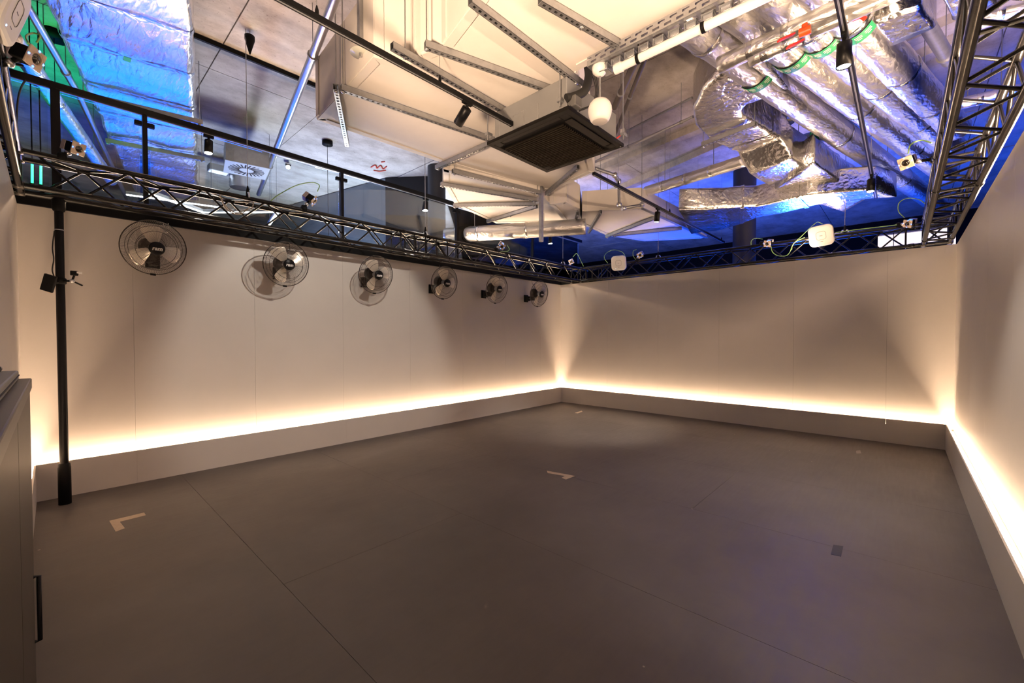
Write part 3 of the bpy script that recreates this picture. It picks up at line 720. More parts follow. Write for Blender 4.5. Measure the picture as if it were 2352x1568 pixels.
for k in range(16):
    Mk = WM[tr].inverted() @ TM @ Matrix.Translation((.12+k*.112, .10, 0)) @ Matrix.Diagonal((1.15, 1.15, 1.15, 1))
    c_ = link('cable_clamp', cl, tr, Mk); link('clamp_bracket', clf, c_, Matrix())
wa, wb = at_z(1413, 160, 3.58), at_z(1775, -14, 3.58)
wp = thing('white_pipe', 'smooth white plastic pipe beside the cable tray', 'pipe', wa)
MB().tube([wa, wb], .031, 20).obj('pipe', M_PIPEW, wp)
MB().tube([wa, wa+(wb-wa).normalized()*.06], .037, 20).obj('socket_end', M_PIPEW, wp)
for f in (.18, .62):
    p = wa.lerp(wb, f); q = (wb-wa).normalized()*.012
    MB().tube([p-q, p+q], .036, 18).tube([p, p+Vector((0, 0, .12))], .006, 6).obj('pipe_clip', M_BLACK, wp)

# white egg loudspeaker and its ceiling cup, round white globe
def pendant(label, px, dep, r, prof, cup=True, cupx=None):
    p = at_d(*px, dep); root = thing('pendant_speaker', label, 'loudspeaker', p)
    MB().lathe([(r*a, r*b) for a, b in prof], 36, Matrix.Translation(p)).obj('shell', M_WHITE, root)
    MB().lathe([(0, -.93*r), (.60*r, -.93*r), (.66*r, -.90*r), (.66*r, -.86*r)], 30, Matrix.Translation(p), cap=False).obj('grille', mat('speaker_grille', (.55, .52, .50), .6), root)
    top = CEIL
    if cup:
        c = at_d(*cupx, dep); top = c.z
        MB().lathe([(0, -.055), (.03, -.05), (.06, -.02), (.064, .015), (.05, .04), (0, .045)], 28, Matrix.Translation((p.x, p.y, c.z))).obj('ceiling_cup', M_WHITE, root)
        MB().tube([(p.x, p.y, c.z+.04), (p.x, p.y, CEIL)], .004, 6).obj('drop_cord', M_STEEL, root)
    MB().tube([p+Vector((0, 0, r*.9)), (p.x, p.y, top)], .006, 8).obj('cord', M_STEEL, root)
egg = [(0, -.9), (.66, -.9), (.80, -.72), (.95, -.3), (1.0, .02), (.97, .3), (.86, .58), (.66, .82), (.4, .96), (0, 1.02)]
pendant('white egg-shaped pendant loudspeaker hanging beside the black cassette', (1378, 255), 3.4, .095, egg, True, (1377, 160))
pendant('small white globe loudspeaker hanging under the foil ducts at the back', (1981, 433), 6.4, .105, [(0, -.85), (.55, -.85), (.85, -.6), (1, -.1), (.97, .25), (.8, .6), (.5, .85), (0, .95)], False)

# suspended round discs
def disc(label, px, dep, r, rodw, m):
    p = at_d(*px, dep); root = thing('round_disc', label, 'disc', p, group='round discs on ceiling posts')
    MB().lathe([(0, -.004), (r, -.004), (r, .004), (0, .004)], 40, Matrix.Translation(p)).obj('disc', m, root)
    MB().bar(p+Vector((0, 0, .004)), (p.x, p.y, CEIL), rodw, rodw, up=(1, 0, 0)).obj('post', M_STEEL, root)
    MB().lathe([(.012, -.03), (.016, -.01), (.016, 0)], 12, Matrix.Translation(p)).obj('sprinkler_head', M_STEELB, root)
M_DISC = mat('disc_acrylic', (.50, .52, .47), .15, spec=.8)
disc('frosted round disc on a post above the long black track', (829, 122), 3.55, .088, .042, M_DISC)
disc('pale round disc hanging behind the foil elbow', (1803, 283), 5.4, .105, .035, M_STEELB)
disc('small pale round disc below the end of the large cream duct', (1286, 444), 7.6, .085, .03, M_STEELB)

# straight pipes and conduits
def pipe(name, label, pts, r, m, z=None, cat='pipe', clips=(), n=14):
    P = [at_z(p[0], p[1], p[2] if len(p) > 2 else z) for p in pts]
    root = thing(name, label, cat, P[0]); MB().tube(P, r, n).obj('pipe', m, root)
    for f in clips:
        k = f*(len(P)-1); i = min(int(k), len(P)-2); p = P[i].lerp(P[i+1], k-i); d = (P[i+1]-P[i]).normalized()*.012
        MB().tube([p-d, p+d], r*1.25, n).tube([p, (p.x, p.y, CEIL)], .004, 5).obj('pipe_clamp', M_STEEL, root)
    return root, P
pipe('conduit', 'silver conduit crossing in front of the stepped cream duct', [(776, -20), (594, 446)], .042, M_STEELB, 4.35, clips=(.16, .72), cat='conduit')
pipe('conduit', 'thin silver conduit left of the wide foil duct', [(60, 10), (180, 215), (300, 475)], .032, M_STEELB, 4.25, clips=(.35, .8), cat='conduit')
pipe('conduit', 'silver conduit running past the far corner of the cassette', [(1366, 372), (1592, 268)], .020, M_STEELB, 4.35, clips=(.4, .9), cat='conduit')
pipe('conduit', 'thin blue-lit conduit high on the concrete behind the egg loudspeaker', [(1432, 305), (1590, 224)], .016, M_STEEL, 4.75, clips=(.3,), cat='conduit')
pipe('drain_pipe', 'thicker dark drain pipe dropping from the cable tray', [(1470, 118), (1411, 246)], .036, M_DRAIN, 4.3, clips=(.7,))
pipe('drain_pipe', 'thinner dark drain pipe dropping behind the egg loudspeaker', [(1486, 124), (1447, 222), (1409, 318)], .024, M_DRAIN, 4.4, clips=(.5,))
# sprinkler pipe with couplings behind the cassette
sp = [at_z(1366, 386, 3.95), at_z(1412, 402, 3.95), at_d(1421, 416, 6.6), at_d(1422, 470, 6.6), at_d(1432, 478, 6.6), at_d(1474, 470, 6.7)]
root = thing('sprinkler_pipe', 'grey jointed sprinkler pipe dropping in front of the far board duct', 'pipe', sp[0])
MB().tube([sp[0], (sp[0].x, sp[0].y, CEIL)], .005, 6).tube([sp[5], (sp[5].x, sp[5].y, CEIL)], .005, 6).obj('hanger_rod', M_STEEL, root)
MB().tube(sp[:2], .024, 12).tube([sp[1], sp[2]], .03, 12).tube(sp[2:4], .022, 12).tube(sp[3:], .022, 12).obj('pipe', M_STEEL, root)
for p, d in ((sp[1], Vector((0, 0, 1))), (sp[2], Vector((0, 0, 1))), (sp[3], Vector((0, 0, 1))), (sp[4], (sp[5]-sp[4]).normalized()), (sp[5], (sp[5]-sp[4]).normalized())):
    MB().tube([p-d*.03, p-d*.01, p+d*.01, p+d*.03], .034, 10, radii=[.034, .042, .042, .034]).obj('coupling', M_STEELB, root)
rv = at_d(1432, 306, 4.9)
root = thing('valve', 'small red-levered valve beside the far corner of the cassette', 'valve', rv)
MB().bbox(rv-Vector((.03, .03, .03)), rv+Vector((.03, .03, .05)), .01).obj('body', M_STEELB, root); MB().bar(rv, at_d(1416, 318, 4.85), .02, .012).obj('lever', M_RED, root)

# round foil insulated pipes
ZP = 4.05
def foil_pipe(label, a, b, z, r, label_at=None, bands=(), name='foil_pipe', ext=(0, 0)):
    A, B = at_z(*a, z), at_z(*b, z); d = (B-A); A, B = A-d*ext[0], B+d*ext[1]; L = (B-A).length; d = (B-A).normalized()
    M = Matrix.Translation(A) @ d.to_track_quat('X', 'Z').to_matrix().to_4x4()
    root = thing(name, label, 'foil pipe', M=M)
    k = int(L/.06)+1; n = 28; vs = []; fs = []
    for i in range(k+1):
        x = L*i/k
        for j in range(n):
            an = 2*PI*j/n; q = Vector((x*2.2, math.cos(an)*1.6, math.sin(an)*1.6))
            rr = r*(1+.045*mnoise.noise(q*2.1)+.03*mnoise.noise(q*6))
            vs.append((x, math.cos(an)*rr, math.sin(an)*rr))
    for i in range(k):
        for j in range(n): fs.append((i*n+j, i*n+(j+1) % n, (i+1)*n+(j+1) % n, (i+1)*n+j))
    fs += [tuple(range(n-1, -1, -1)), tuple(range(k*n, k*n+n))]
    mb = MB().add(vs, fs, True); link('pipe_jacket', mb.mesh('pipe_jacket', M_FOILP), root, Matrix())
    rotY = Matrix.Rotation(PI/2, 4, 'Y')
    for x in bands:
        link('tape_band', MB().lathe([(r*1.04, -.025), (r*1.055, -.02), (r*1.055, .02), (r*1.04, .025)], n, Matrix.Translation((L*x, 0, 0)) @ rotY, cap=False).mesh('tape_band', M_FOIL), root, Matrix())
    for x in (.22, .72):
        p = A+d*(L*x); link('hanger_rod', MB().tube([(0, 0, r*.9), (0, 0, CEIL-z)], .005, 6).mesh('hanger_rod', M_STEEL), root, WM[root].inverted() @ Matrix.Translation(p))
    if label_at is not None:
        x = (at_z(*label_at, z)-A).dot(d); w = .055
        lb = link('label_band', MB().lathe([(r*1.065, -w), (r*1.07, -w*.9), (r*1.07, w*.9), (r*1.065, w)], n, Matrix.Translation((x, 0, 0)) @ rotY, cap=False).mesh('label_band', M_GREENL), root, Matrix(), label='green printed label band')
        pr_ = MB()
        for j in range(14):
            an = 2*PI*j/14; c, s = math.cos(an), math.sin(an); q = r*1.075
            for o in (-.028, -.008, .014):
                t0 = Vector((-s, c)) if False else None
                pr_.box((0, 0, 0), (0, 0, 0)) if False else None
                wv = r*.17
                ctr = Vector((x+o, c*q, s*q)); tg = Vector((0, -s, c))*wv*(1 if o < .01 else .6)
                pr_.bar(ctr-tg, ctr+tg, .008, .003, up=(0, c, s))
        link('label_print', pr_.mesh('label_print', M_LABELW), lb, Matrix())
    return root
for (a, b), la, lab in ((((1715, 150), (2115, 442)), (1738, 168), 'first of four parallel foil pipes, nearest the foil elbow'), (((1812, 112), (2138, 370)), (1820, 120), 'second of four parallel foil pipes, behind the end of the red levers'),
                        (((1905, 93), (2150, 305)), (1890, 82), 'third of four parallel foil pipes, partly behind the hanging spotlight'), (((1982, 72), (2168, 268)), (1960, 52), 'last of four parallel foil pipes, beside the box truss')):
    foil_pipe(lab, a, b, ZP, .146, la, (.28, .55, .78), ext=(.62, .2))
foil_pipe('long foil header pipe with a rounded end across the four foil pipes', (1652, 150), (1985, -8), 3.80, .066, None, (.2, .4), ext=(0, .3))
foil_pipe('thinner foil header pipe just below the long one', (1722, 139), (1846, 84), 3.74, .052, None, (.3, .7))
foil_pipe('thin foil header pipe above the red levers at the top edge', (1862, 72), (2070, -20), 3.76, .050, None, (.4,))
foil_pipe('slim foil pipe crossing the blue ceiling behind the back wall', (1484, 440), (1712, 368), 3.95, .082, None, (.2, .45, .7))
foil_pipe('wide foil duct low behind the glass screen beside the dark column', (1024, 541), (1345, 520), 3.42, .135, None, (.25, .6))
foil_pipe('narrow foil pipe above the wide one behind the glass screen', (1038, 498), (1140, 507), 3.85, .055, None, (.3, .6))
foil_pipe('short foil stub with a green label behind the foil elbow', (1815, 335), (1905, 305), 4.3, .095, (1877, 315), ())
foil_pipe('shiny foil pipe left of the wide foil duct', (55, 130), (245, 400), 4.05, .075, None, (.3, .6), ext=(.1, .1))
foil_pipe('foil pipe at the top right behind the box truss', (2225, 52), (2400, 0), 4.2, .085, None, (.4,))
foil_pipe('blue-lit pipe behind the box truss', (2190, 242), (2345, 205), 4.1, .06, None, (.4,))
# red and orange valves on the header pipes
def valve(label, body, d, l0, l1, m0=M_ORANGE):
    p = at_d(*body, d); root = thing('valve', label, 'valve', p)
    MB().tube([p-Vector((0, .035, 0)), p+Vector((0, .035, 0))], .030, 14).lathe([(.020, -.02), (.020, .05)], 12, Matrix.Translation(p)).obj('body', m0, root)
    MB().tube([p, at_d(body[0], body[1], d+.22)], .018, 10).obj('stem', M_STEELB, root)
    for a, b in zip(l0, l1):
        MB().bar(at_d(*a, d-.02), at_d(*b, d-.02), .026, .012).obj('lever', M_RED, root)
dv = depth(at_z(1848, 72, 3.78))-.14
valve('orange valve with two red levers on the foil header pipes', (1849, 72), dv, [(1824, 78), (1845, 92)], [(1788, 94), (1808, 110)])
valve('red valve on the header pipe near the hanging spotlight', (1972, 34), dv, [(1965, 30)], [(1988, 44)], M_RED)

# rectangular foil ducts
def rrect(w, h, r, n=4):
    out = []
    for cx, cy, a0 in ((w/2-r, -h/2+r, -90), (w/2-r, h/2-r, 0), (-w/2+r, h/2-r, 90), (-w/2+r, -h/2+r, 180)):
        for k in range(n+1):
            a = math.radians(a0+90*k/n); out.append((cx+r*math.cos(a), cy+r*math.sin(a)))
    return out
def foil_duct(label, secs, h, r=.04, step=.09, amp=.012, m=None, bands=(), name='foil_duct', group=None):
    """secs: list of (left point, right point) along the bottom edges."""
    c0 = (secs[0][0]+secs[0][1])/2; root = thing(name, label, 'foil duct', c0, group=group)
    S = []
    for i in range(len(secs)-1):
        (l0, r0), (l1, r1) = secs[i], secs[i+1]; k = max(2, int((((l0+r0)-(l1+r1))/2).length/step))
        for j in range(k): S.append((l0.lerp(l1, j/k), r0.lerp(r1, j/k)))
    S.append(secs[-1]); vs = []; rings = []
    for l, rr in S:
        w = (rr-l).length; x = (rr-l).normalized(); c = (l+rr)/2+Vector((0, 0, h/2)); prof = []
        pts = rrect(w, h, r)
        # extra points along the flat sides
        full = []
        for i in range(len(pts)):
            a, b = Vector(pts[i]), Vector(pts[(i+1) % len(pts)]); full.append(a)
            L = (b-a).length
            if L > .12:
                q = 7
                for t in range(1, q): full.append(a.lerp(b, t/q))
        n = len(full); ring = []
        for p in full:
            P = c+x*p.x+Vector((0, 0, p.y)); ring.append(P+mnoise.noise_vector(P*3.1)*amp+mnoise.noise_vector(P*9)*amp*.45)
        rings.append((c, x, w)); vs += ring
    m_ = len(S); fs = []
    for i in range(m_-1):
        for k in range(n): fs.append((i*n+k, i*n+(k+1) % n, (i+1)*n+(k+1) % n, (i+1)*n+k))
    fs += [tuple(range(n-1, -1, -1)), tuple(range((m_-1)*n, m_*n))]
    MB().add(vs, fs, True).obj('duct_jacket', m or M_FOIL, root)
    for f in bands:
        i = min(m_-2, int(f*(m_-1))); c, x, w = rings[i]; d = (rings[i+1][0]-c).normalized()*.028
        pts = rrect(w+.024, h+.024, r+.01); vs2 = [c+x*a+Vector((0, 0, b))+d*s for s in (-1, 1) for a, b in pts]; k = len(pts)
        MB().add(vs2, [(j, (j+1) % k, k+(j+1) % k, k+j) for j in range(k)], True).obj('tape_band', M_FOIL, root)
    return root
R0 = at_z(440, 0, 4.2); R1 = at_z(457, 480, 4.2); dR = (R1-R0).normalized()
Lq = at_z(262, 345, 4.2); pw = Vector((dR.y, -dR.x, 0)); wd_ = abs((Lq-R0).dot(pw)); sg = 1 if (Lq-R0).dot(pw) > 0 else -1
secs = [(R0+pw*sg*wd_+dR*s, R0+dR*s) for s in (-1.6, 8.2)]
fd = foil_duct('very wide flat foil duct lit blue, crossing above the fan wall', secs, .5, .06, .08, .020, M_FOILD, (.08, .15, .22, .29, .37, .45, .53, .61, .69, .77, .85, .93))
for a, b in (((185, 210), (466, 277)), ((243, 318), (470, 362))):
    channel(fd, at_z(*a, 4.16), at_z(*b, 4.16), rods=(.02, .97))
g = at_z(292, 136, 4.188); MB().box(g-Vector((.028, .045, .003)), g+Vector((.028, .045, .001))).obj('sticker', M_GREENL, fd)
zE = 3.95
def pr2(a, b, z): return (at_z(*a, z), at_z(*b, z))
el = foil_duct('large foil duct elbow stepping down beneath the four foil pipes', [pr2((1742, 118), (1815, 206), zE), pr2((1660, 165), (1768, 226), zE), pr2((1614, 206), (1718, 243), zE), pr2((1592, 252), (1707, 255), zE),
          pr2((1597, 292), (1711, 267), zE), pr2((1626, 322), (1731, 281), zE), pr2((1694, 352), (1793, 318), zE), pr2((1720, 402), (1818, 362), 3.72), pr2((1763, 428), (1864, 389), 3.72)], .42, .05, .06, .010, M_FOIL, (.62,))
channel(el, at_z(1613, 327, 3.93), at_z(1736, 278, 3.93), rods=(.02, .98))
foil_duct('foil duct running on from the stepped elbow toward the back', [pr2((1780, 436), (1868, 372), 3.66), pr2((1880, 470), (1935, 420), 3.66), pr2((1935, 486), (1998, 452), 3.66)], .36, .04, .09, .012, M_FOIL, (.5,))
foil_duct('dark blue foil duct at the far back behind the black column', [pr2((1588, 538), (1560, 482), 3.5), pr2((1660, 528), (1660, 478), 3.5), pr2((1735, 503), (1735, 475), 3.5), pr2((1900, 467), (1866, 446), 3.5), pr2((2060, 452), (2010, 436), 3.5)], .34, .04, .1, .014, M_FOIL, (.35, .65))
foil_duct('square foil duct at the top right corner beside the pipes', [pr2((2002, 50), (2114, 10), 3.95), pr2((2043, 108), (2147, 66), 3.95)], .45, .03, .07, .012, M_FOIL, ())
foil_duct('foil duct end above the top right beside the box truss', [pr2((2150, -30), (2240, -60), 4.1), pr2((2185, 50), (2300, 10), 4.1)], .3, .03, .08, .012, M_FOIL, ())
pipe('drain_pipe', 'pale grey pipe dropping from the square foil duct', [(2122, 45), (2180, 140)], .055, M_STEEL, 4.15, clips=(.85,))

# swirl diffuser with its box and flexible duct
zf = 4.2; q = [at_z(*p, zf) for p in ((525, 370), (613, 388), (605, 410), (518, 392))]; c = sum(q, Vector())/4
a_ = math.atan2((q[1]-q[0]).y, (q[1]-q[0]).x); sd = .60
DM = Matrix.Translation(c) @ Matrix.Rotation(a_, 4, 'Z')
df = thing('swirl_diffuser', 'square white swirl air diffuser under a grey box behind the glass', 'air vent', M=DM)
link('face_plate', MB().bbox((-sd/2, -sd/2, -.008), (sd/2, sd/2, 0), .003).mesh('face_plate', M_WHITE), df, Matrix())
link('plenum_box', MB().box((-sd/2+.01, -sd/2+.01, 0), (sd/2-.01, sd/2-.01, .36)).mesh('plenum_box', M_STEEL), df, Matrix())
sl = MB().box((.0, -.011, -.0105), (.15, .011, -.0078)).mesh('swirl_slot', M_BLACK)
for k in range(24):
    a = 2*PI*k/24; link('swirl_slot', sl, df, Matrix.Rotation(a, 4, 'Z') @ Matrix.Translation((.10, 0, 0)) @ Matrix.Rotation(.25, 4, 'Z'))
p = at_d(551, 432, 8.2)
fx = MB(); prof = []
for k in range(15): prof += [(.165, .06*k), (.178, .06*k+.03)]
fx.lathe(prof, 32, Matrix.Translation(p), cap=False); o = fx.obj('flexible_duct', M_STEELB); tag(o, 'ribbed silver flexible duct hanging behind the swirl diffuser', 'duct')
p = at_z(502, 396, 4.6)
root = thing('ceiling_box', 'small white light box on the ceiling beside the swirl diffuser', 'light', p)
MB().bbox(p-Vector((.16, .1, 0)), p+Vector((.16, .1, .12)), .01).obj('housing', M_WHITE, root); MB().box(p-Vector((.14, .08, .004)), p+Vector((.14, .08, 0))).obj('diffuser', emis('soft_white', (.9, .95, 1), 1.0), root)

# black ceiling roses with pendant cables, hooks and wire ropes carrying the truss
def rose(label, px, dz=.06, r=.075):
    p = at_z(*px, CEIL-dz); root = thing('ceiling_rose', label, 'ceiling rose', p)
    MB().lathe([(0, 0), (r, 0), (r, dz), (0, dz)], 30, Matrix.Translation(p)).obj('canopy', M_BLACK, root)
    MB().tube([p, (p.x, p.y, 3.2)], .004, 6).obj('cable', M_CABLEB, root)
rose('round black ceiling rose left of the wide foil duct', (124, 88), r=.12)
rose('round black ceiling rose above the glass screen', (752, 333), r=.085)
def wire(label, p, top=CEIL):
    root = thing('wire_rope', label, 'wire rope', p, group='wire ropes carrying the trusses')
    MB().tube([p, (p.x, p.y, top)], .004, 6).obj('rope', M_STEEL, root)
    MB().lathe([(.018, 0), (.018, .05), (.006, .11)], 12, Matrix.Translation(p)).obj('gripper', M_BLACK, root)
    MB().tube([Vector(p)+Vector((0, -.05, -.02)), Vector(p)+Vector((0, -.03, .03)), Vector(p)+Vector((0, .03, .03)), Vector(p)+Vector((0, .05, -.02))], .01, 8).obj('shackle', M_STEELB, root)
zt_ = LZ+TH+CR
for px, lab in (((569, 440), 'wire rope to the fan-wall truss in front of the swirl diffuser'), ((977, 540), 'wire rope to the fan-wall truss beside the dark column')):
    p = at_v(*px, VL1); wire(lab, Vector((p.x, -VL1+.0, zt_)))
p = at_u(1248, 600, UB0); wire('wire rope to the fan-wall truss near the room corner', W(-.62, VL1, zt_))
for x, lab in ((1512, 'wire rope to the back truss, nearer the room corner'), (1940, 'wire rope to the back truss beside the larger white access point')):
    p = at_u(x, 570, UB0); wire(lab, Vector((UB0, p.y, zt_)))
p = at_z(574, 125, CEIL-.25); root = thing('hook', 'black cone hook hanging from the concrete above the glass screen', 'hook', p)
MB().lathe([(.006, 0), (.05, .16), (.05, .2), (0, .2)], 14, Matrix.Translation(p)).obj('cone', M_BLACK, root); MB().tube([p+Vector((0, 0, .2)), (p.x, p.y, CEIL)], .008, 6).obj('chain', M_STEELB, root)
a, b = at_z(448, 82, CEIL-.03), at_z(722, 196, CEIL-.03)
tag(MB().bar(a-(b-a)*1.2, b+(b-a)*.05, .03, .05).obj('ceiling_rail', M_BLACK), 'thin black rail fixed on the concrete above the glass screen', 'rail')

# white linear lamps behind the fan-wall truss
for a, b, lab in (((290, 447), (505, 476), 'white linear lamp behind the truss, first from the black pole'), ((345, 445), (470, 489), 'white linear lamp crossing another behind the truss'), ((470, 488), (640, 487), 'level white linear lamp behind the truss'), ((638, 488), (618, 516), 'short slanting white linear lamp behind the truss')):
    A, B = at_z(*a, 3.75), at_z(*b, 3.75); root = thing('linear_lamp', lab, 'lamp', A)
    MB().bar(A+Vector((0, 0, .03)), B+Vector((0, 0, .03)), .05, .05).obj('housing', M_WHITE, root); MB().bar(A, B, .044, .012).obj('diffuser', M_LINEAR, root)
    for f in (.1, .9):
        q = A.lerp(B, f); MB().tube([q+Vector((0, 0, .05)), (q.x, q.y, CEIL)], .003, 5).obj('wire', M_STEEL, root)
# green light tubes seen through the corner of the truss
for x, y0, y1, lab in ((74, 375, 421, 'left green glowing light tube behind the truss corner'), (94, 380, 424, 'right green glowing light tube behind the truss corner')):
    A, B = at_v(x, y1, -.6), at_v(x, y0, -.6); root = thing('light_tube', lab, 'light tube', A)
    MB().tube([A, B], .009, 10).obj('tube', M_GREENTUBE, root); MB().tube([A-Vector((0, 0, .05)), A], .02, 10).obj('socket', M_BLACK, root); MB().tube([B, (B.x, B.y, CEIL)], .006, 6).obj('suspension', M_BLACK, root)

# lit far wall behind the back truss's right end, glow put in as emission
for x0, x1, lab in ((2016, 2051, 'glowing panel for a lit far wall behind the back truss, left of the pair'), (2053, 2195, 'glowing panel for a lit far wall behind the back truss, right of the pair')):
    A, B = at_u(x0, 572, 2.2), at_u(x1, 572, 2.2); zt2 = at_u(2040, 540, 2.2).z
    root = thing('glowing_wall', lab, 'panel', (A.x, (A.y+B.y)/2, 2.2))
    MB().box((A.x, A.y, 1.6), (A.x+.03, B.y, zt2)).obj('diffuser', M_LITWALL, root); MB().box((A.x-.01, A.y, zt2), (A.x+.05, B.y, zt2+.02)).box((A.x+.03, A.y, 0), (A.x+.06, B.y, zt2)).obj('frame', M_STEEL, root)  # the emissive box is the far wall's face, not a lamp

# ------------------------------------------------------------------ wireless access points
def rsq(w, r, y, n=7): return [(a, y, b) for a, b in rrect(w, w, r, n)]
def access_point(label, c, fwd, w, up=(0, 0, 1)):
    F = frame(c, fwd, up); root = thing('access_point', label, 'access point', M=F)
    A = rsq(w, w*.24, -.022); B = rsq(w, w*.24, .006); Cc = rsq(w*.95, w*.22, .016); D = rsq(w*.80, w*.18, .020); n = len(A)
    fs = [tuple(range(n))]
    for k in range(3): fs += [(k*n+j, (k+1)*n+j, (k+1)*n+(j+1) % n, k*n+(j+1) % n) for j in range(n)]
    fs += [tuple(range(4*n-1, 3*n-1, -1))]
    link('shell', MB().add(A+B+Cc+D, fs, False).mesh('shell', M_WHITE), root, Matrix())
    link('outline', MB().tube(rsq(w*.38, w*.10, .0205), .0018, 4, closed=True).mesh('outline', M_GREYBOX), root, Matrix())
    link('print_line', MB().box((-w*.06, .0195, -.004), (w*.06, .0205, .002)).box((-w*.06, .0195, -w*.29), (w*.05, .0205, -w*.275)).mesh('print_line', M_GREYBOX), root, Matrix())
    link('status_light', MB().lathe([(0, .0), (.006, 0), (.004, .003), (0, .004)], 10, Matrix.Translation((w*.20, .0195, -w*.36)) @ RotY90).mesh('status_light', emis('ap_led', (.3, .6, 1), 3)), root, Matrix(), label='small blue status light')
    link('mount_bracket', MB().bbox((-.05, -.075, -.04), (.05, -.02, .04), .006).mesh('mount_bracket', M_BLACK), root, Matrix())
    return F
pA = at_u(1421, 604, UB0-.09); access_point('smaller-looking white access point on the back truss near the room corner', pA, (-1, -.25, -.22), .30)
pB_ = at_u(1886, 541, UB0-.09); access_point('larger-looking white access point on the back truss nearer the right', pB_, (-1, .0, -.22), .315, up=(0, .08, 1))
pC_ = at_d(27, 24, 2.05); access_point('white access point cut off by the top left corner of the photo', pC_, (1, -.10, -.30), .29)

# ------------------------------------------------------------------ tracking cameras on clamps
CAMP = dict(
    body=MB().bbox((-.034, -.10, -.034), (.034, -.005, .034), .005).mesh('body', M_BLACK),
    cap=MB().bbox((-.036, -.115, -.036), (.036, -.075, .036), .004).mesh('rear_housing', mat('camera_grey_pink', (.42, .36, .36), .4)),
    face=MB().lathe([(.026, .004), (.030, .009), (.030, .0)], 24, RotY90, cap=False).mesh('lens_ring', M_FACE),
    lens=MB().lathe([(.024, .002), (.018, .007), (0, .010)], 24, RotY90, cap=False).mesh('lens', M_LENS),
    plate=MB().bbox((-.046, -.008, -.046), (.046, .002, .046), .008).mesh('face_plate', M_FACE),
    led=MB().lathe([(0, 0), (.006, 0), (.003, .004), (0, .005)], 8, RotY90).mesh('blue_light', M_BLUELED),
    toplight=MB().bbox((-.016, -.06, .033), (.016, -.03, .037), .002).mesh('status_light', M_BLUELED))
def tracking_camera(label, c, fwd, up=(0, 0, 1), base=None, cable=None, cm=M_CABLEG, s=1.15):
    F = frame(c, fwd, up) @ Matrix.Diagonal((s, s, s, 1)); root = thing('tracking_camera', label, 'camera', M=F, group='tracking cameras clamped to the trusses')
    I = Matrix()
    link('body', CAMP['body'], root, I); link('rear_housing', CAMP['cap'], root, I); pl = link('face_plate', CAMP['plate'], root, I, label='square beige face plate')
    link('lens_ring', CAMP['face'], pl, I); link('lens', CAMP['lens'], pl, I)
    for x, z in ((0, .041), (0, -.041), (.041, 0), (-.041, 0)): link('blue_light', CAMP['led'], pl, Matrix.Translation((x, .002, z)))
    link('status_light', CAMP['toplight'], root, I)
    c = Vector(c)
    if base is not None:
        base = Vector(base); m = c-Vector(F.col[1][:3]).normalized()*.05; k = m.lerp(base, .5)+Vector((0, .02, .0))
        MB().tube([m, k], .013, 8).tube([k, base], .014, 8).obj('arm', M_BLACK, root)
        MB().lathe([(0, -.022), (.02, -.018), (.026, 0), (.02, .018), (0, .022)], 12, Matrix.Translation(k)).obj('joint_knob', M_STEELB, root)
        MB().tube([k, k+Vector((.05, .03, .02))], .007, 6).obj('clamp_lever', M_BLACK, root)
        MB().lathe([(.030, -.03), (.040, -.02), (.040, .02), (.030, .03)], 12, Matrix.Translation(base) @ Matrix.Rotation(PI/2, 4, 'Y')).obj('clamp', M_BLACK, root)
    if cable: MB().tube(arc(cable), .0055, 7).obj('patch_cable', cm, root)
ctr = W(-4.4, 3.0, 1.0)
def look(c): return (ctr-Vector(c)).normalized()
top = LZ+TH
def on_left(px, lab, cab, up=(0, 0, 1), dz=.0, fwd=None):
    c = at_v(*px, VL1+.06); b = Vector((c.x-.10, -VL1, top+.02)); tracking_camera(lab, c, fwd or look(c), up, b, cab and [at_v(*q_, VL1+.03) for q_ in cab])
on_left((181, 342), 'tracking camera on the fan-wall truss just right of the black pole', None, (0, 0, 1), fwd=(.55, -.75, -.28))
on_left((722, 462), 'tilted tracking camera on the fan-wall truss above the second fan', [(729, 440), (733, 425), (715, 419), (680, 426), (640, 447), (622, 461)], (.5, .2, 1), fwd=(.75, -.6, -.55))
on_left((1153, 566), 'tracking camera on the fan-wall truss above the fifth fan', [(1165, 563), (1170, 572), (1165, 577), (1150, 578)], (.3, -.45, 1))
def on_back(px, lab, cab, up=(0, 0, 1), du=-.06, fwd=None):
    c = at_u(*px, UB0+du); b = Vector((UB0, c.y+.09, top+.02)); tracking_camera(lab, c, fwd or look(c), up, b, cab and [at_u(*q_, UB0+du+.03) for q_ in cab])
on_back((1312, 601), 'small tracking camera right above the room corner', [(1316, 590), (1324, 582), (1330, 590), (1340, 611)], (.2, .5, 1))
on_back((1470, 586), 'tracking camera on the back truss right of the smaller access point', [(1462, 573), (1455, 576), (1454, 586), (1460, 596)], (.2, .4, 1))
on_back((1762, 560), 'tracking camera on the back truss left of the larger access point', [(1752, 549), (1735, 547), (1726, 553), (1725, 562)], (.1, -.25, 1))
on_back((2084, 514), 'tracking camera at the right end of the back truss', [(2078, 500), (2064, 485), (2066, 465), (2085, 455), (2110, 458), (2126, 468)], (.2, -.5, 1))
c = at_z(2080, 374, 3.06); tracking_camera('tracking camera jutting from the right-hand box truss', c, (-.86, .30, -.38), (.1, .1, 1), W(c.x+.03, VRR0, top+.02), [at_z(2086, 352, 3.12), at_z(2092, 332, 3.16), at_z(2115, 322, 3.18), at_z(2140, 328, 3.12)])
c = at_d(82, 135, 2.35); tracking_camera('large-looking tracking camera with blue lights at the top left', c, (.80, -.55, -.30), (.15, 0, 1), c+Vector((-.16, .05, -.10)), [at_d(66, 100, 2.5), at_d(60, 84, 2.6), at_d(75, 76, 2.7), at_d(92, 82, 2.7), at_d(84, 98, 2.7)])
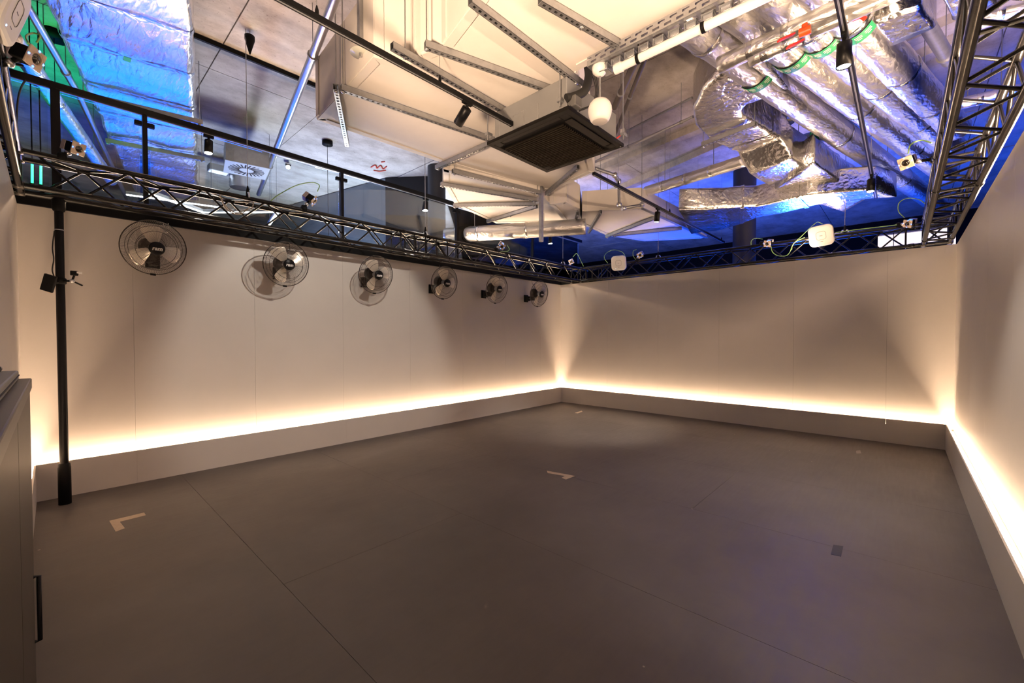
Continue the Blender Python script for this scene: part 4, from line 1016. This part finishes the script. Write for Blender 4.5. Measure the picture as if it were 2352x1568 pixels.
for pts, lab in (([(1436, 588), (1428, 578), (1408, 574), (1392, 582), (1388, 592), (1396, 604)], 'green patch cable arching over the smaller access point'),
                 ([(1889, 514), (1878, 510), (1866, 518), (1838, 545), (1822, 560), (1818, 574)], 'green patch cable from the larger access point to the truss'),
                 ([(1771, 566), (1774, 578), (1784, 586), (1800, 588), (1812, 582), (1824, 558), (1848, 545)], 'green patch cable sagging below the back truss camera'),
                 ([(1918, 534), (1960, 528), (2010, 522), (2060, 516)], 'green patch cable lying along the top of the back truss')):
    tag(MB().tube(arc([at_u(*q_, UB0-.04) for q_ in pts]), .0055, 7).obj('patch_cable', M_CABLEG), lab, 'cable')
for k, pts in enumerate(([(505, 448), (515, 470), (540, 488), (560, 484), (574, 476)], [(508, 452), (520, 480), (548, 492), (570, 480)], [(565, 468), (578, 462), (582, 470), (576, 482)])):
    tag(MB().tube(arc([at_v(*q_, .37) for q_ in pts]), .006, 7).obj('cable_coil', M_CABLEW), ('wider outer loop of beige cable', 'tighter inner loop of beige cable', 'short loose end of beige cable')[k]+' hanging inside the fan-wall truss', 'cable', 'beige cable coils in the truss')
# gear on the pole
pc = at_v(112, 650, .30); root = thing('antenna_panel', 'tilted flat black panel on the left side of the black pole', 'antenna', pc)
Mx = frame(pc, (-.55, -.8, -.15), (.42, .0, 1)); link('panel', MB().bbox((-.045, -.012, -.075), (.045, .012, .075), .006).mesh('panel', M_BLACKSAT), root, WM[root].inverted() @ Mx); MB().tube([pc, W(-7.925, .27, pc.z+.02)], .010, 8).obj('arm', M_BLACK, root); link('edge_light', MB().box((-.040, -.012, -.078), (.0, .012, -.074)).mesh('edge_light', M_FACE), root, WM[root].inverted() @ Mx)
pc = at_v(172, 628, .34); root = thing('pole_camera', 'small black camera with white connector clamped right of the black pole', 'camera', pc)
MB().bbox(pc-Vector((.030, .02, .018)), pc+Vector((.022, .02, .022)), .005).obj('body', M_BLACK, root); MB().bbox(pc+Vector((.010, -.021, .0)), pc+Vector((.046, .012, .018)), .003).obj('connector', M_WHITE, root)
j = at_v(166, 645, .33); MB().tube([W(-7.925, .25, j.z), j], .009, 8).tube([j, pc], .008, 8).tube([j, at_v(190, 656, .33)], .007, 8).obj('arm', M_BLACK, root)
MB().lathe([(0, -.016), (.016, -.012), (.018, 0), (.016, .012), (0, .016)], 14, Matrix.Translation(j) @ Matrix.Rotation(PI/2, 4, 'X')).obj('joint_knob', M_STEELB, root)
MB().lathe([(.031, -.03), (.040, -.02), (.040, .02), (.031, .03)], 16, Matrix.Translation(W(-7.925, .245, j.z)), cap=False).obj('clamp', M_BLACK, root)

# ------------------------------------------------------------------ floor marks and cabinet
def mark(label, pts, m, cat='tape'):
    P = [at_z(*p, .0) for p in pts]; tag(MB().prism([(p.x, p.y) for p in P], .0003, .0016).obj('floor_tape' if cat == 'tape' else 'floor_patch', m), label, cat)
mark('beige tape corner mark on the floor near the black pole', [(251, 1196), (331, 1177), (335, 1183), (275, 1198), (287, 1213), (266, 1221)], M_TAPE)
mark('small beige tape mark in the middle of the floor', [(1256, 1081), (1306, 1090), (1320, 1093), (1300, 1101), (1290, 1097), (1298, 1093), (1258, 1086)], M_TAPE)
mark('tiny beige tape sliver on the floor near the far corner', [(1320, 948), (1336, 943), (1338, 945), (1327, 949)], M_TAPE)
mark('tiny pale tape scrap on the floor near the right-hand plinth', [(1966, 1035), (1976, 1034), (1978, 1041), (1967, 1041)], mat('grey_tape', (.26, .23, .20), .6))
mark('dark square patch on the floor at the right', [(1914, 1251), (1937, 1254), (1932, 1278), (1908, 1273)], mat('dark_patch', (.012, .011, .011), .6), 'patch')
UF, VF, ZT = -8.027, 3.99, 1.386
cb = thing('cabinet', 'tall taupe cabinet with bar handle at the left edge', 'cabinet', W(-8.25, 4.6, 0))
MB().box(W(-8.50, VF, .05), W(UF-.022, 5.3, ZT-.03)).obj('carcass', M_CABINET, cb)
MB().bbox(W(-8.52, VF-.006, ZT-.03), W(UF+.004, 5.31, ZT), .003).obj('worktop', mat('cabinet_top', (.075, .062, .052), .4, spec=.3), cb)
MB().box(W(-8.46, VF+.03, 0), W(UF-.05, 5.28, .05)).obj('toe_kick', M_BLACK, cb)
for va, vb in ((VF+.002, VF+.62), (VF+.626, 5.295)):
    d_ = MB().bbox(W(UF-.020, va, .055), W(UF, vb, ZT-.034), .003).obj('door', M_CABINET, cb)
    hv = va+.055
    MB().tube([W(UF, hv, .66), W(UF+.010, hv, .66), W(UF+.010, hv, .84), W(UF, hv, .84)], .005, 8).obj('handle', M_BLACKSAT, d_)
t_ = thing('flat_case', 'flat grey case lying on top of the taupe cabinet', 'case', W(-8.15, 4.3, ZT)); MB().bbox(W(-8.32, VF+.05, ZT+.001), W(-8.045, 4.75, ZT+.026), .004).obj('shell', M_GREYBOX, t_)
MB().bbox(W(-8.318, VF+.051, ZT+.012), W(-8.043, 4.749, ZT+.015), .001).obj('seam', M_BLACK, t_)
t_ = thing('black_pouch', 'small black pouch on the flat grey case', 'pouch', W(-8.2, 4.5, ZT+.026)); MB().bbox(W(-8.30, VF+.10, ZT+.0265), W(-8.07, 4.6, ZT+.042), .008).obj('pouch_body', M_BLACK, t_)
MB().tube([W(-8.30, VF+.12, ZT+.036), W(-8.07, VF+.12, ZT+.036)], .004, 6).obj('zip', M_STEEL, t_)
